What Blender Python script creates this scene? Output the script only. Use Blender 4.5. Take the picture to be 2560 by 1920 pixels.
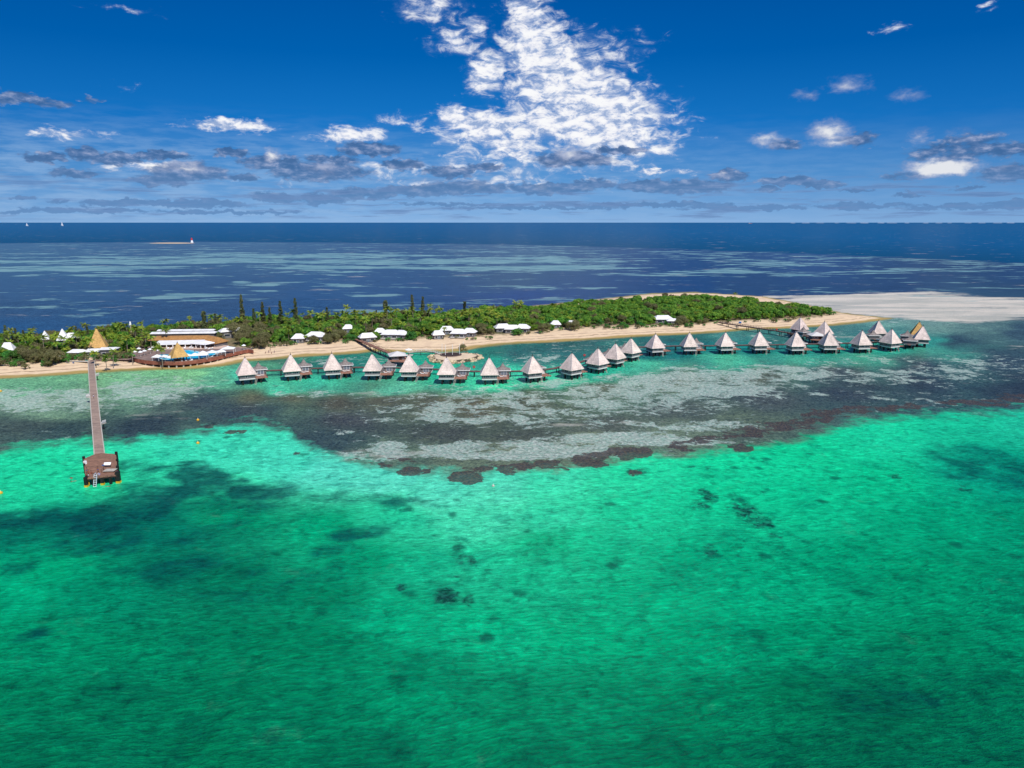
import bpy, math, random
import numpy as np
from mathutils import Vector, Matrix, noise
for o in list(bpy.data.objects): bpy.data.objects.remove(o)
R = math.radians
SC = bpy.context.scene
COL = SC.collection
random.seed(7); RNG = np.random.default_rng(7)

# ------------------------------------------------------------------ camera
CH, PITCH, FPX = 75.0, 12.8, 1778.0          # height above the sea, tilt below the horizon, focal length (2560 px wide photo)
cam = bpy.data.cameras.new('camera'); cam.sensor_width = 36.0; cam.lens = 36.0*FPX/2560
cam.clip_start = 1.0; cam.clip_end = 400000.0
camo = bpy.data.objects.new('camera', cam); COL.objects.link(camo)
camo.location = (0, 0, CH); camo.rotation_euler = (R(90-PITCH), 0, 0)
SC.camera = camo
SC.view_settings.view_transform = 'Standard'; SC.view_settings.look = 'None'
SC.view_settings.gamma = 1.0; SC.view_settings.exposure = 0.0; SC.view_settings.use_curve_mapping = False
SC.cycles.max_bounces = 6; SC.cycles.transparent_max_bounces = 8
SC.cycles.use_denoising = True

# ------------------------------------------------------------------ sun
SUN_EL, SUN_AZ = 50.0, 147.0                 # azimuth clockwise from +Y: behind the camera, to the right
sl = bpy.data.lights.new('sun', 'SUN'); sl.energy = 4.3; sl.angle = R(0.5); sl.color = (1.0, 0.955, 0.88)
so = bpy.data.objects.new('sun', sl); COL.objects.link(so)
sd_ = Vector((math.sin(R(SUN_AZ))*math.cos(R(SUN_EL)), math.cos(R(SUN_AZ))*math.cos(R(SUN_EL)), math.sin(R(SUN_EL))))
so.rotation_euler = (-sd_).to_track_quat('-Z', 'Y').to_euler(); so.location = sd_*300

def lin(c):
    c = [v/255.0 for v in c[:3]]
    return tuple(v/12.92 if v <= 0.04045 else ((v+0.055)/1.055)**2.4 for v in c)

# pixel of the 2560 x 1920 photograph -> point of the plane at height z
CP, SP = math.cos(R(PITCH)), math.sin(R(PITCH))
def G(px, py, z=0.0):
    a, b = (px-1280)/FPX, (960-py)/FPX
    d = Vector((a, CP + b*SP, -SP + b*CP))
    t = (z-CH)/d.z
    return Vector((d.x*t, d.y*t, z))
def G2(px, py, z=0.0):
    p = G(px, py, z); return (p.x, p.y)
def PX(x, y, z=0.0):
    dz = z-CH; f = y*CP - dz*SP; u = y*SP + dz*CP
    return 1280 + FPX*x/f, 960 - FPX*u/f

# ------------------------------------------------------------------ node helper
class NT:
    def __init__(s, tree): s.t = tree; s.n = tree.nodes; s.l = tree.links
    def put(s, sock, v):
        if v is None: return
        if isinstance(v, bpy.types.NodeSocket): s.l.new(v, sock)
        else:
            try: sock.default_value = v
            except Exception:
                if hasattr(v, '__len__') and len(v) == 3: sock.default_value = (*v, 1)
                else: sock.default_value = (v, v, v)
    def node(s, kind, **kw):
        nd = s.n.new(kind)
        for k, v in kw.items(): setattr(nd, k, v)
        return nd
    def m(s, op, a, b=None, c=None, clamp=False):
        nd = s.node('ShaderNodeMath', operation=op, use_clamp=clamp)
        for i, v in enumerate((a, b, c)): s.put(nd.inputs[i], v)
        return nd.outputs[0]
    def vm(s, op, a, b=None):
        nd = s.node('ShaderNodeVectorMath', operation=op); s.put(nd.inputs[0], a); s.put(nd.inputs[1], b)
        return nd.outputs['Value'] if op in ('LENGTH', 'DOT_PRODUCT') else nd.outputs[0]
    def noise(s, vec, scale, detail=3, rough=0.55, dist=0.0, col=False):
        nd = s.node('ShaderNodeTexNoise'); s.put(nd.inputs['Vector'], vec)
        nd.inputs['Scale'].default_value = scale; nd.inputs['Detail'].default_value = detail
        nd.inputs['Roughness'].default_value = rough; nd.inputs['Distortion'].default_value = dist
        return nd.outputs['Color' if col else 'Fac']
    def mix(s, fac, a, b, mode='MIX'):
        nd = s.node('ShaderNodeMix', data_type='RGBA', blend_type=mode)
        s.put(nd.inputs[0], fac); s.put(nd.inputs[6], a); s.put(nd.inputs[7], b)
        return nd.outputs[2]
    def ss(s, v, lo, hi):
        nd = s.node('ShaderNodeMapRange', interpolation_type='SMOOTHSTEP')
        s.put(nd.inputs[0], v); s.put(nd.inputs[1], lo); s.put(nd.inputs[2], hi)
        return nd.outputs[0]
    def mr(s, v, lo, hi, a, b):
        nd = s.node('ShaderNodeMapRange')
        for i, q in enumerate((v, lo, hi, a, b)): s.put(nd.inputs[i], q)
        return nd.outputs[0]
    def ramp(s, v, stops):
        nd = s.node('ShaderNodeValToRGB'); e = nd.color_ramp.elements
        while len(e) < len(stops): e.new(0.5)
        for i, (p, c) in enumerate(stops): e[i].position = p; e[i].color = (*c, 1)
        s.put(nd.inputs[0], v); return nd.outputs[0]
    def attr(s, name):
        nd = s.node('ShaderNodeAttribute'); nd.attribute_name = name; return nd

# ------------------------------------------------------------------ world: sky and clouds
W = bpy.data.worlds.new('World'); SC.world = W; W.use_nodes = True
N = NT(W.node_tree); N.n.clear()
wo = N.node('ShaderNodeOutputWorld'); bg = N.node('ShaderNodeBackground'); N.l.new(bg.outputs[0], wo.inputs[0])
tc = N.node('ShaderNodeTexCoord'); gen = tc.outputs['Generated']
sky = N.node('ShaderNodeTexSky', sky_type='NISHITA'); sky.sun_disc = False
sky.sun_elevation = R(SUN_EL); sky.sun_rotation = R(SUN_AZ); sky.ozone_density = 2.0
sx = N.node('ShaderNodeSeparateXYZ'); N.l.new(gen, sx.inputs[0])
el = N.m('MULTIPLY', N.m('ARCSINE', sx.outputs[2]), 57.2958)
az = N.m('MULTIPLY', N.m('ARCTAN2', sx.outputs[0], sx.outputs[1]), 57.2958)
def dirdeg(px, py):
    a, b = (px-1280)/FPX, (960-py)/FPX
    d = Vector((a, CP + b*SP, -SP + b*CP)).normalized()
    return math.degrees(math.atan2(d.x, d.y)), math.degrees(math.asin(d.z))
elr = N.m('DIVIDE', el, 17.0, clamp=True)
low = N.ramp(elr, [(0.0, lin((138, 180, 226))), (0.07, lin((118, 168, 220))), (0.2, lin((84, 148, 210))),
                   (0.42, lin((22, 118, 198))), (0.7, lin((0, 96, 176))), (1.0, lin((0, 82, 160)))])
# the clear blue overhead of the tropics: the sky model deepened, blended into its low band
ns = N.mix(1.0, sky.outputs[0], (0.055, 0.085, 0.125), 'MULTIPLY')
base = N.mix(N.ss(el, 15.0, 50.0), low, ns)
aznorm = N.m('ABSOLUTE', N.m('ADD', az, 6.0))
base = N.mix(N.mr(aznorm, 8.0, 48.0, 0.0, 0.38), base, N.mix(1.0, base, (0.5, 0.62, 0.7), 'MULTIPLY'))
comb = N.node('ShaderNodeCombineXYZ'); N.l.new(az, comb.inputs[0]); N.l.new(el, comb.inputs[1])
P0 = comb.outputs[0]
wn = N.noise(N.vm('MULTIPLY', P0, (1, 2.2, 1)), 0.55, 5, 0.62, col=True)
P1 = N.vm('ADD', P0, N.vm('MULTIPLY', N.vm('SUBTRACT', wn, (0.5, 0.5, 0.5)), (4.2, 1.7, 0)))
P2 = N.vm('ADD', P0, N.vm('MULTIPLY', N.vm('SUBTRACT', N.noise(N.vm('MULTIPLY', P0, (1, 1.7, 1)), 1.0, 5, .6, col=True), (0.5, 0.5, 0.5)), (2.0, 1.1, 0)))
def blobs(lst, P, gain=1.0):
    acc = None
    for x, y, rx, ry, a in lst:                       # written in a 2212 px wide copy of the photograph
        ca, ce = dirdeg(x*1.1573, y*1.1573)
        ra = math.degrees(rx*1.1573/FPX); re = math.degrees(ry*1.1573/FPX)
        ln = N.vm('LENGTH', N.vm('MULTIPLY', N.vm('SUBTRACT', P, (ca, ce, 0)), (1/ra, 1/re, 0)))
        v = N.m('MULTIPLY_ADD', ln, -a*gain, a*gain) if gain == 1.0 else N.m('MINIMUM', N.m('MULTIPLY_ADD', ln, -a*gain, a*gain), a)
        acc = v if acc is None else N.m('MAXIMUM', acc, v)
    return acc
bright = [(1135, 30, 55, 45, 1), (1150, 75, 85, 50, 1.1), (1190, 130, 120, 55, 1.2), (1055, 150, 55, 50, .9), (1225, 190, 150, 60, 1.3),
          (1340, 225, 120, 45, 1.1), (1260, 260, 220, 60, 1.3), (1060, 275, 130, 42, 1.1), (975, 252, 45, 26, 1.4), (1330, 300, 150, 38, 1.1),
          (1100, 310, 150, 38, .8), (1390, 325, 110, 20, .6), (1220, 345, 200, 26, .6), (985, 90, 60, 32, .55), (925, 15, 75, 26, .55), (1030, 60, 34, 24, .8),
          (1300, 105, 80, 30, .35), (480, 270, 95, 12, .9), (560, 276, 60, 8, .6), (765, 290, 65, 20, 1), (720, 300, 70, 10, .5), (145, 290, 60, 13, .7), (80, 286, 30, 8, .6),
          (1120, 340, 35, 13, 1.3), (330, 362, 90, 14, .7), (1410, 370, 25, 8, .8), (1475, 368, 40, 9, .7), (870, 262, 60, 12, .4),
          (1000, 362, 260, 20, .5), (1060, 392, 330, 16, .38), (1925, 66, 22, 7, .4), (2140, 14, 16, 6, .4), (268, 20, 50, 6, .3), (270, 190, 25, 7, .35)]
puffs = [(1790, 285, 55, 32, 1.1), (1800, 308, 75, 18, .9), (1655, 300, 58, 24, .95), (1830, 185, 62, 24, .75), (1740, 205, 40, 12, .5), (1958, 206, 50, 22, .55),
         (1985, 297, 30, 20, .7), (2070, 295, 45, 22, .4), (2035, 362, 82, 24, 1.6), (405, 362, 55, 20, .9), (590, 335, 34, 20, 1.1), (700, 362, 75, 18, .6),
         (1230, 332, 65, 22, .85), (1560, 378, 40, 13, .8), (2185, 360, 50, 18, .5)]
dark = [(40, 213, 52, 13, .8), (95, 222, 60, 8, .5), (200, 214, 26, 6, .4), (98, 341, 42, 11, .9), (178, 331, 34, 14, .9), (240, 342, 55, 14, .95), (350, 336, 70, 10, .8), (155, 374, 50, 11, .9),
        (410, 372, 95, 22, .8), (345, 390, 60, 14, .8), (500, 330, 38, 10, .9), (590, 352, 80, 17, .8), (690, 372, 120, 20, 1), (800, 322, 72, 17, 1), (870, 356, 55, 12, .95), (520, 384, 38, 9, .8), (720, 345, 70, 14, .7),
        (975, 372, 65, 14, 1), (1235, 345, 100, 18, .9), (1340, 324, 60, 9, .9), (1050, 362, 50, 10, .7), (410, 440, 125, 9, 1), (250, 438, 75, 8, .9), (595, 426, 55, 13, 1), (700, 430, 60, 13, .9), (650, 372, 60, 15, .6),
        (790, 418, 80, 13, 1), (900, 412, 80, 14, .9), (1010, 406, 110, 14, 1), (1180, 408, 120, 14, 1), (1280, 398, 60, 12, .9), (1390, 402, 70, 15, 1), (1490, 404, 110, 17, 1), (1575, 380, 44, 16, .9),
        (1700, 390, 62, 12, 1), (1770, 398, 50, 10, .9), (1660, 408, 30, 8, .9), (1850, 413, 35, 5, .8), (1400, 442, 190, 7, .9), (1150, 448, 260, 5, .7), (1600, 448, 150, 7, .9), (1860, 444, 110, 7, .9), (2100, 447, 140, 6, .9),
        (150, 456, 180, 6, .7), (480, 458, 200, 5, .7), (1700, 312, 40, 12, .5), (1850, 302, 45, 16, .6), (2050, 330, 80, 22, .55), (2160, 322, 70, 16, .7), (2180, 375, 60, 18, .8), (1950, 380, 50, 8, .5), (2100, 305, 60, 20, .5),
        (1960, 418, 34, 5, .7), (2090, 405, 30, 6, .6), (45, 428, 25, 5, .7), (130, 436, 22, 5, .6), (2190, 438, 60, 6, .9), (960, 440, 140, 5, .6)]
fa = blobs(bright, P1); fp = blobs(puffs, P2); fd = blobs(dark, P2, 2.0)
nlow = N.noise(N.vm('MULTIPLY', P0, (1, 1.8, 1)), .22, 2, .5)
n1 = N.m('ADD', N.noise(N.vm('MULTIPLY', P0, (1, 2.0, 1)), .62, 8, 0.64, 0.6), N.m('MULTIPLY', N.m('SUBTRACT', nlow, .5), .35))
n2 = N.noise(N.vm('MULTIPLY', P0, (1, 2.4, 1)), 0.9, 7, 0.6, 0.3)
n3 = N.noise(N.vm('MULTIPLY', P0, (1, 6.0, 1)), 0.35, 5, 0.6)
# thin high veil low over the horizon
veil = N.m('MULTIPLY', N.ss(n3, 0.36, 0.66), N.m('MULTIPLY', N.ss(el, 8.5, 2.5), N.mr(az, -40, 30, 0.75, 0.1)))
c = N.mix(N.m('MULTIPLY', veil, 0.9), base, lin((150, 185, 225)))
off = N.vm('ADD', P0, (.35, .42, 0)); n1b = N.m('ADD', N.noise(N.vm('MULTIPLY', off, (1, 2.0, 1)), .62, 8, 0.64, 0.6), N.m('MULTIPLY', N.m('SUBTRACT', nlow, .5), .35))
rel = N.m('ADD', N.m('MULTIPLY', N.m('SUBTRACT', n1, n1b), 2.6), .5)
P3 = N.vm('ADD', P1, (.45, .5, 0)); nq = N.noise(N.vm('MULTIPLY', P1, (1, 2.0, 1)), 1.0, 6, 0.6); nqb = N.noise(N.vm('MULTIPLY', P3, (1, 2.0, 1)), 1.0, 6, 0.6)
rel = N.m('ADD', rel, N.m('MULTIPLY', N.m('SUBTRACT', nq, nqb), 1.3))
am0 = N.ss(N.m('ADD', fa, N.m('MULTIPLY', N.m('SUBTRACT', n1, 0.5), 1.5)), -0.15, 0.75)
c = N.mix(N.m('MULTIPLY', am0, 0.6), c, lin((128, 160, 210)))
am = N.ss(N.m('ADD', fa, N.m('MULTIPLY', N.m('SUBTRACT', n1, 0.5), 2.1)), 0.02, 0.8)
abr = N.ramp(rel, [(0.12, lin((152, 174, 212))), (0.38, lin((202, 212, 234))), (0.62, lin((244, 244, 250))), (.85, (1, 1, 1))])
c = N.mix(N.m('MULTIPLY', am, 0.94), c, abr)
dm = N.ss(N.m('ADD', fd, N.m('MULTIPLY', N.m('SUBTRACT', n2, 0.5), 1.7)), 0.03, 0.6)
n2b = N.noise(N.vm('MULTIPLY', N.vm('ADD', P0, (.2, .3, 0)), (1, 2.4, 1)), 0.9, 7, 0.6, 0.3)
dcol = N.ramp(N.m('ADD', N.m('MULTIPLY', N.m('SUBTRACT', n2, n2b), 2.3), .42), [(0.15, lin((62, 100, 150))), (0.45, lin((86, 118, 166))), (0.7, lin((124, 144, 184))), (.95, lin((160, 172, 204)))])
dcol = N.mix(N.ss(el, 5.0, 0.2), dcol, lin((98, 140, 190)))
c = N.mix(N.m('MULTIPLY', dm, 0.88), c, dcol)
n4 = N.noise(N.vm('MULTIPLY', N.vm('ADD', P0, (31, 7, 0)), (.16, 2.2, 1)), 1.0, 6, .62)
c = N.mix(N.m('MULTIPLY', N.m('MULTIPLY', N.ss(n4, .5, .62), N.m('MULTIPLY', N.ss(el, 4.6, 1.8), N.ss(el, .05, .5))), .72), c, N.mix(N.ss(n4, .56, .7), lin((112, 144, 192)), lin((92, 126, 176))))
pm = N.ss(N.m('ADD', fp, N.m('MULTIPLY', N.m('SUBTRACT', n1, 0.5), 1.3)), 0.1, 1.05)
c = N.mix(N.m('MULTIPLY', pm, 0.95), c, N.ramp(fp, [(0.1, lin((112, 134, 182))), (0.6, lin((172, 182, 210))), (1.0, lin((232, 234, 238)))]))
N.l.new(c, bg.inputs[0]); bg.inputs[1].default_value = 1.0

# ------------------------------------------------------------------ mesh builder
class MB:
    def __init__(s): s.v = []; s.f = []; s.mi = []; s.cur = 0
    def add(s, vs, fs):
        b = len(s.v); s.v += [tuple(v) for v in vs]; s.f += [tuple(i+b for i in f) for f in fs]; s.mi += [s.cur]*len(fs); return s
    def box(s, c, size, rz=0.0, taper=1.0):
        hx, hy, hz = size[0]/2, size[1]/2, size[2]/2
        ca, sa = math.cos(rz), math.sin(rz); vs = []
        for z, t in ((-hz, 1.0), (hz, taper)):
            for x, y in ((-hx, -hy), (hx, -hy), (hx, hy), (-hx, hy)):
                x *= t; y *= t
                vs.append((c[0]+x*ca-y*sa, c[1]+x*sa+y*ca, c[2]+z))
        return s.add(vs, [(3, 2, 1, 0), (4, 5, 6, 7), (0, 1, 5, 4), (1, 2, 6, 5), (2, 3, 7, 6), (3, 0, 4, 7)])
    def bar(s, a, b, r, r2=None, n=6):
        a, b = Vector(a), Vector(b); r2 = r if r2 is None else r2
        d = (b-a).normalized(); u = d.orthogonal().normalized(); w = d.cross(u); vs = []
        for p, q in ((a, r), (b, r2)):
            for i in range(n):
                t = 2*math.pi*i/n; vs.append(p + u*math.cos(t)*q + w*math.sin(t)*q)
        return s.add(vs, [(i, (i+1) % n, n+(i+1) % n, n+i) for i in range(n)] + [tuple(reversed(range(n))), tuple(range(n, 2*n))])
    def tube(s, pts, rad, n=6):
        vs = []; k = len(pts)
        for i, p in enumerate(pts):
            p = Vector(p); d = (Vector(pts[min(i+1, k-1)]) - Vector(pts[max(i-1, 0)])).normalized()
            u = d.cross(Vector((0.31, 1, 0.17))).normalized(); w = d.cross(u)
            for j in range(n):
                t = 2*math.pi*j/n; vs.append(p + u*math.cos(t)*rad[i] + w*math.sin(t)*rad[i])
        fs = [(i*n+j, i*n+(j+1) % n, (i+1)*n+(j+1) % n, (i+1)*n+j) for i in range(k-1) for j in range(n)]
        return s.add(vs, fs + [tuple(reversed(range(n))), tuple(range((k-1)*n, k*n))])
    def lathe(s, c, prof, n=16):
        vs = []
        for r, z in prof:
            for j in range(n):
                t = 2*math.pi*j/n; vs.append((c[0]+r*math.cos(t), c[1]+r*math.sin(t), c[2]+z))
        k = len(prof)
        fs = [(i*n+j, i*n+(j+1) % n, (i+1)*n+(j+1) % n, (i+1)*n+j) for i in range(k-1) for j in range(n)]
        return s.add(vs, fs + [tuple(reversed(range(n))), tuple(range((k-1)*n, k*n))])
    def prism(s, poly, z0, z1):
        n = len(poly); vs = [(x, y, z0) for x, y in poly] + [(x, y, z1) for x, y in poly]
        return s.add(vs, [tuple(reversed(range(n))), tuple(range(n, 2*n))] + [(i, (i+1) % n, n+(i+1) % n, n+i) for i in range(n)])
    def pyr(s, c, w, d, z0, prof, th=0.25):
        """hip / pyramid shell: prof = [(fraction of the half size, height)] from the eaves up, closed underneath"""
        vs = [(c[0]+sx*w/2*0.97, c[1]+sy*d/2*0.97, z0-th) for sx, sy in ((-1, -1), (1, -1), (1, 1), (-1, 1))]
        for fx, z in prof:
            fx, fy = fx if isinstance(fx, tuple) else (fx, fx)
            vs += [(c[0]+sx*w/2*fx, c[1]+sy*d/2*fy, z) for sx, sy in ((-1, -1), (1, -1), (1, 1), (-1, 1))]
        k = len(prof)+1
        fs = [(3, 2, 1, 0), tuple(range(4*k-4, 4*k))]
        fs += [(4*i+j, 4*i+(j+1) % 4, 4*i+4+(j+1) % 4, 4*i+4+j) for i in range(k-1) for j in range(4)]
        return s.add(vs, fs)
    def mesh(s, name, mats, smooth=False):
        me = bpy.data.meshes.new(name); me.from_pydata(s.v, [], s.f)
        for m_ in (mats if isinstance(mats, (list, tuple)) else [mats]): me.materials.append(m_)
        if isinstance(mats, (list, tuple)): me.polygons.foreach_set('material_index', s.mi)
        if smooth: me.polygons.foreach_set('use_smooth', [True]*len(s.f))
        me.update(); return me
    def build(s, name, mats, parent=None, smooth=False, loc=None, rz=0.0):
        return link(name, s.mesh(name, mats, smooth), parent, loc, rz)
def link(name, me, parent=None, loc=None, rz=0.0):
    o = bpy.data.objects.new(name, me); COL.objects.link(o)
    if parent: o.parent = parent
    if loc is not None: o.location = loc
    if rz: o.rotation_euler = (0, 0, rz)
    return o
def tag(o, label=None, cat=None, group=None, kind=None):
    if label: o['label'] = label
    if cat: o['category'] = cat
    if group: o['group'] = group
    if kind: o['kind'] = kind
    return o
def thing(name, label, cat, loc=(0, 0, 0), rz=0.0, group=None, sc=1.0):
    o = link(name, None, None, loc, rz); o.scale = (sc, sc, sc) if not hasattr(sc, '__len__') else sc
    return tag(o, label, cat, group)
CH_OF = {}
def kids(o):
    return [x for x in o.children]
def copy_tree(o, parent=None):
    ch = CH_OF.get(o.name)
    if ch is None: ch = CH_OF[o.name] = list(o.children)
    c_ = o.copy(); COL.objects.link(c_)
    if parent: c_.parent = parent
    for k in ch: copy_tree(k, c_)
    return c_

# ------------------------------------------------------------------ materials
def mat(name, col, rough=0.7, var=0.0, scale=1.0, bump=0.0, spec=0.3, metal=0.0, col2=None, stretch=(1, 1, 1), obj_var=0.0, coords='Object', fn=None):
    m_ = bpy.data.materials.new(name); m_.use_nodes = True; t = NT(m_.node_tree); b = t.n['Principled BSDF']
    b.inputs['Roughness'].default_value = rough; b.inputs['Specular IOR Level'].default_value = spec; b.inputs['Metallic'].default_value = metal
    tcn = t.node('ShaderNodeTexCoord').outputs[coords]
    v = t.vm('MULTIPLY', tcn, stretch)
    if obj_var: v = t.vm('ADD', v, t.m('MULTIPLY', t.node('ShaderNodeObjectInfo').outputs['Random'], 61.0))
    ns_ = t.noise(v, scale, 5, 0.6)
    c_ = (*col, 1)
    if var or col2:
        c2 = col2 or tuple(min(1, x*(1-var)) for x in col); c1 = col if col2 else tuple(min(1, x*(1+var)) for x in col)
        c_ = t.mix(t.ss(ns_, 0.34, 0.66), (*c1, 1), (*c2, 1))
    if fn: c_ = fn(t, c_, tcn)
    if obj_var:
        oi = t.node('ShaderNodeObjectInfo'); hs = t.node('ShaderNodeHueSaturation')
        t.put(hs.inputs['Color'], c_); t.put(hs.inputs['Value'], t.mr(oi.outputs['Random'], 0, 1, 1-obj_var, 1+obj_var))
        wn_ = t.node('ShaderNodeTexWhiteNoise', noise_dimensions='1D'); t.l.new(oi.outputs['Random'], wn_.inputs['W'])
        t.put(hs.inputs['Hue'], t.mr(wn_.outputs['Value'], 0, 1, 0.5-obj_var*0.09, 0.5+obj_var*0.05))
        c_ = hs.outputs[0]
    t.put(b.inputs['Base Color'], c_)
    if bump:
        bn = t.node('ShaderNodeBump'); bn.inputs['Strength'].default_value = bump; bn.inputs['Distance'].default_value = 0.1
        t.l.new(ns_, bn.inputs['Height']); t.l.new(bn.outputs[0], b.inputs['Normal'])
    return m_
def boards(t, c_, tcn, axis=0, pitch=0.3, depth=0.35):
    s_ = t.node('ShaderNodeSeparateXYZ'); t.l.new(tcn, s_.inputs[0])
    q = t.m('DIVIDE', s_.outputs[axis], pitch); fr = t.m('FRACT', q)
    wn_ = t.node('ShaderNodeTexWhiteNoise', noise_dimensions='1D'); t.l.new(t.m('FLOOR', q), wn_.inputs['W'])
    c_ = t.mix(1.0, c_, t.mix(wn_.outputs[0], (0.78, 0.78, 0.8, 1), (1.15, 1.12, 1.1, 1)), 'MULTIPLY')
    return t.mix(t.m('MULTIPLY', t.m('LESS_THAN', fr, 0.14), depth), c_, (0.03, 0.02, 0.02, 1))
def courses(t, c_, tcn):
    s_ = t.node('ShaderNodeSeparateXYZ'); t.l.new(tcn, s_.inputs[0])
    q = t.m('DIVIDE', s_.outputs[2], 0.55); fr = t.m('FRACT', q)
    wn_ = t.node('ShaderNodeTexWhiteNoise', noise_dimensions='2D')
    cb = t.node('ShaderNodeCombineXYZ'); t.l.new(t.m('FLOOR', q), cb.inputs[0])
    t.l.new(t.m('FLOOR', t.m('MULTIPLY', t.m('ADD', s_.outputs[0], s_.outputs[1]), 1.6)), cb.inputs[1]); t.l.new(cb.outputs[0], wn_.inputs['Vector'])
    c_ = t.mix(1.0, c_, t.mix(wn_.outputs[0], (0.84, 0.83, 0.83, 1), (1.06, 1.05, 1.05, 1)), 'MULTIPLY')
    return t.mix(t.m('MULTIPLY', t.m('LESS_THAN', fr, 0.16), 0.28), c_, (0.16, 0.12, 0.11, 1))
M = {}
M['roof'] = mat('weathered_shingle', (0.74, 0.60, 0.53), .85, .13, .35, .3, fn=courses, obj_var=.07)
M['ridge'] = mat('ridge_capping', (0.70, 0.60, 0.57), .7, .08, 2)
M['small_roof'] = mat('grey_shingle', (0.25, 0.215, 0.20), .85, .2, .9, .3, fn=courses)
M['gold'] = mat('golden_thatch', (0.60, 0.36, 0.125), .9, .14, .5, .5, fn=courses)
M['terra'] = mat('terracotta_shingle', (0.42, 0.21, 0.07), .9, .14, .6, .4, fn=courses)
M['wall'] = mat('grey_weatherboard', (0.185, 0.175, 0.18), .7, .1, 2, fn=lambda t, c_, k: boards(t, c_, k, 2, .3, .3))
M['plinth'] = mat('white_fascia', (0.66, 0.63, 0.60), .6, .06, 2)
M['trim'] = mat('white_trim', (0.8, 0.79, 0.78), .5, .04, 3)
M['sash'] = mat('weathered_window_frame', (0.40, 0.38, 0.38), .6, .1, 3)
M['white'] = mat('white_roof_paint', (0.79, 0.77, 0.76), .5, .1, .35, .15)
M['glass'] = mat('dark_window_glass', (0.02, 0.03, 0.05), .08, spec=.6)
M['door'] = mat('pale_glazed_door', (0.16, 0.20, 0.25), .25, .1, 1, spec=.6)
M['pile'] = mat('wet_dark_piles', (0.018, 0.016, 0.016), .6, .4, 2)
M['conc'] = mat('pale_concrete', (0.5, 0.46, 0.40), .8, .15, 2)
M['deck'] = mat('reddish_deck_boards', (0.36, 0.18, 0.125), .7, .18, 1.2, fn=lambda t, c_, k: boards(t, c_, k, 0, .34))
M['walk'] = mat('walkway_timber', (0.155, 0.098, 0.085), .8, .2, .8)
M['fascia'] = mat('red_timber_fascia', (0.27, 0.095, 0.062), .75, .25, .5)
M['pier'] = mat('greyed_jetty_boards', (0.36, 0.26, 0.205), .8, .14, .6, fn=lambda t, c_, k: boards(t, c_, k, 1, .5, .45))
M['head'] = mat('jetty_head_boards', (0.29, 0.155, 0.10), .8, .2, .8, fn=lambda t, c_, k: boards(t, c_, k, 1, .38, .6))
M['timber'] = mat('dark_brown_timber', (0.05, 0.03, 0.024), .8, .2, 1)
M['pool_deck'] = mat('grey_brown_pool_deck', (0.24, 0.165, 0.14), .8, .2, .4)
M['terrace'] = mat('pink_terrace', (0.62, 0.45, 0.36), .8, .1, .6)
M['pool'] = mat('pool_water', (0.04, 0.60, 0.78), .06, .2, .5, spec=.6)
M['poolrim'] = mat('pale_cyan_pool_edge', (0.42, 0.80, 0.92), .4, .12, .6)
M['canvas'] = mat('white_canvas', (0.88, 0.88, 0.88), .6, .03, 1)
M['yellow'] = mat('yellow_paint', (0.75, 0.40, 0.03), .5, .1, 2)
M['red'] = mat('red_paint', (0.62, 0.03, 0.03), .4, .1, 2)
M['blue'] = mat('blue_paint', (0.02, 0.16, 0.50), .4, .15, 2)
M['teal'] = mat('turquoise_plastic', (0.05, 0.42, 0.52), .4, .15, 2)
M['orange'] = mat('orange_float', (0.8, 0.28, 0.08), .4, .1, 2)
M['skin'] = mat('tanned_skin', (0.26, 0.11, 0.065), .55)
M['hair'] = mat('dark_hair', (0.03, 0.02, 0.015), .6)
M['swim_b'] = mat('blue_swimwear', (0.03, 0.09, 0.35), .7)
M['swim_r'] = mat('red_swimwear', (0.5, 0.05, 0.06), .7)
M['shirt'] = mat('white_shirt', (0.75, 0.75, 0.78), .7)
M['rock'] = mat('tan_boulder', (0.50, 0.40, 0.25), .9, .35, 1.2, .5, obj_var=.35)
M['bark'] = mat('grey_bark', (0.16, 0.115, 0.085), .9, .25, 2)
M['palmbark'] = mat('palm_bark', (0.26, 0.21, 0.165), .9, .2, 3)
def leaf(name, c1, c2, sc=.5, ov=.3, spec=.25, tr=.18):
    m_ = mat(name, c1, .55, col2=c2, scale=sc, obj_var=ov, spec=spec)
    t = NT(m_.node_tree); b = t.n['Principled BSDF']
    ct = b.inputs['Base Color'].links[0].from_socket
    if name == 'forest_leaves':
        gp = t.node('ShaderNodeNewGeometry').outputs['Position']
        ct = t.mix(t.m('MULTIPLY', t.ss(t.noise(gp, .085, 3, .6), .48, .62), .75), ct, t.mix(1.0, ct, (1.7, 1.15, .9, 1), 'MULTIPLY'))
        ct = t.mix(t.m('MULTIPLY', t.ss(t.noise(t.vm('ADD', gp, (300, 70, 0)), .11, 3, .6), .5, .64), .75), ct, t.mix(1.0, ct, (.5, .6, .7, 1), 'MULTIPLY'))
        t.l.new(ct, b.inputs['Base Color'])
    tb = t.node('ShaderNodeBsdfTranslucent'); t.l.new(t.mix(1.0, ct, (1.3, 1.5, .6, 1), 'MULTIPLY'), tb.inputs[0])
    mx = t.node('ShaderNodeMixShader'); mx.inputs[0].default_value = tr
    t.l.new(b.outputs[0], mx.inputs[1]); t.l.new(tb.outputs[0], mx.inputs[2]); t.l.new(mx.outputs[0], t.n['Material Output'].inputs[0])
    return m_
M['leaf'] = leaf('forest_leaves', (0.034, 0.16, 0.018), (0.19, 0.35, 0.042))
M['leaf2'] = leaf('bright_leaves', (0.035, 0.17, 0.03), (0.10, 0.27, 0.045), ov=.3)
M['palmleaf'] = leaf('palm_fronds', (0.075, 0.19, 0.015), (0.30, 0.33, 0.04), sc=.7, ov=.3)
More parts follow.
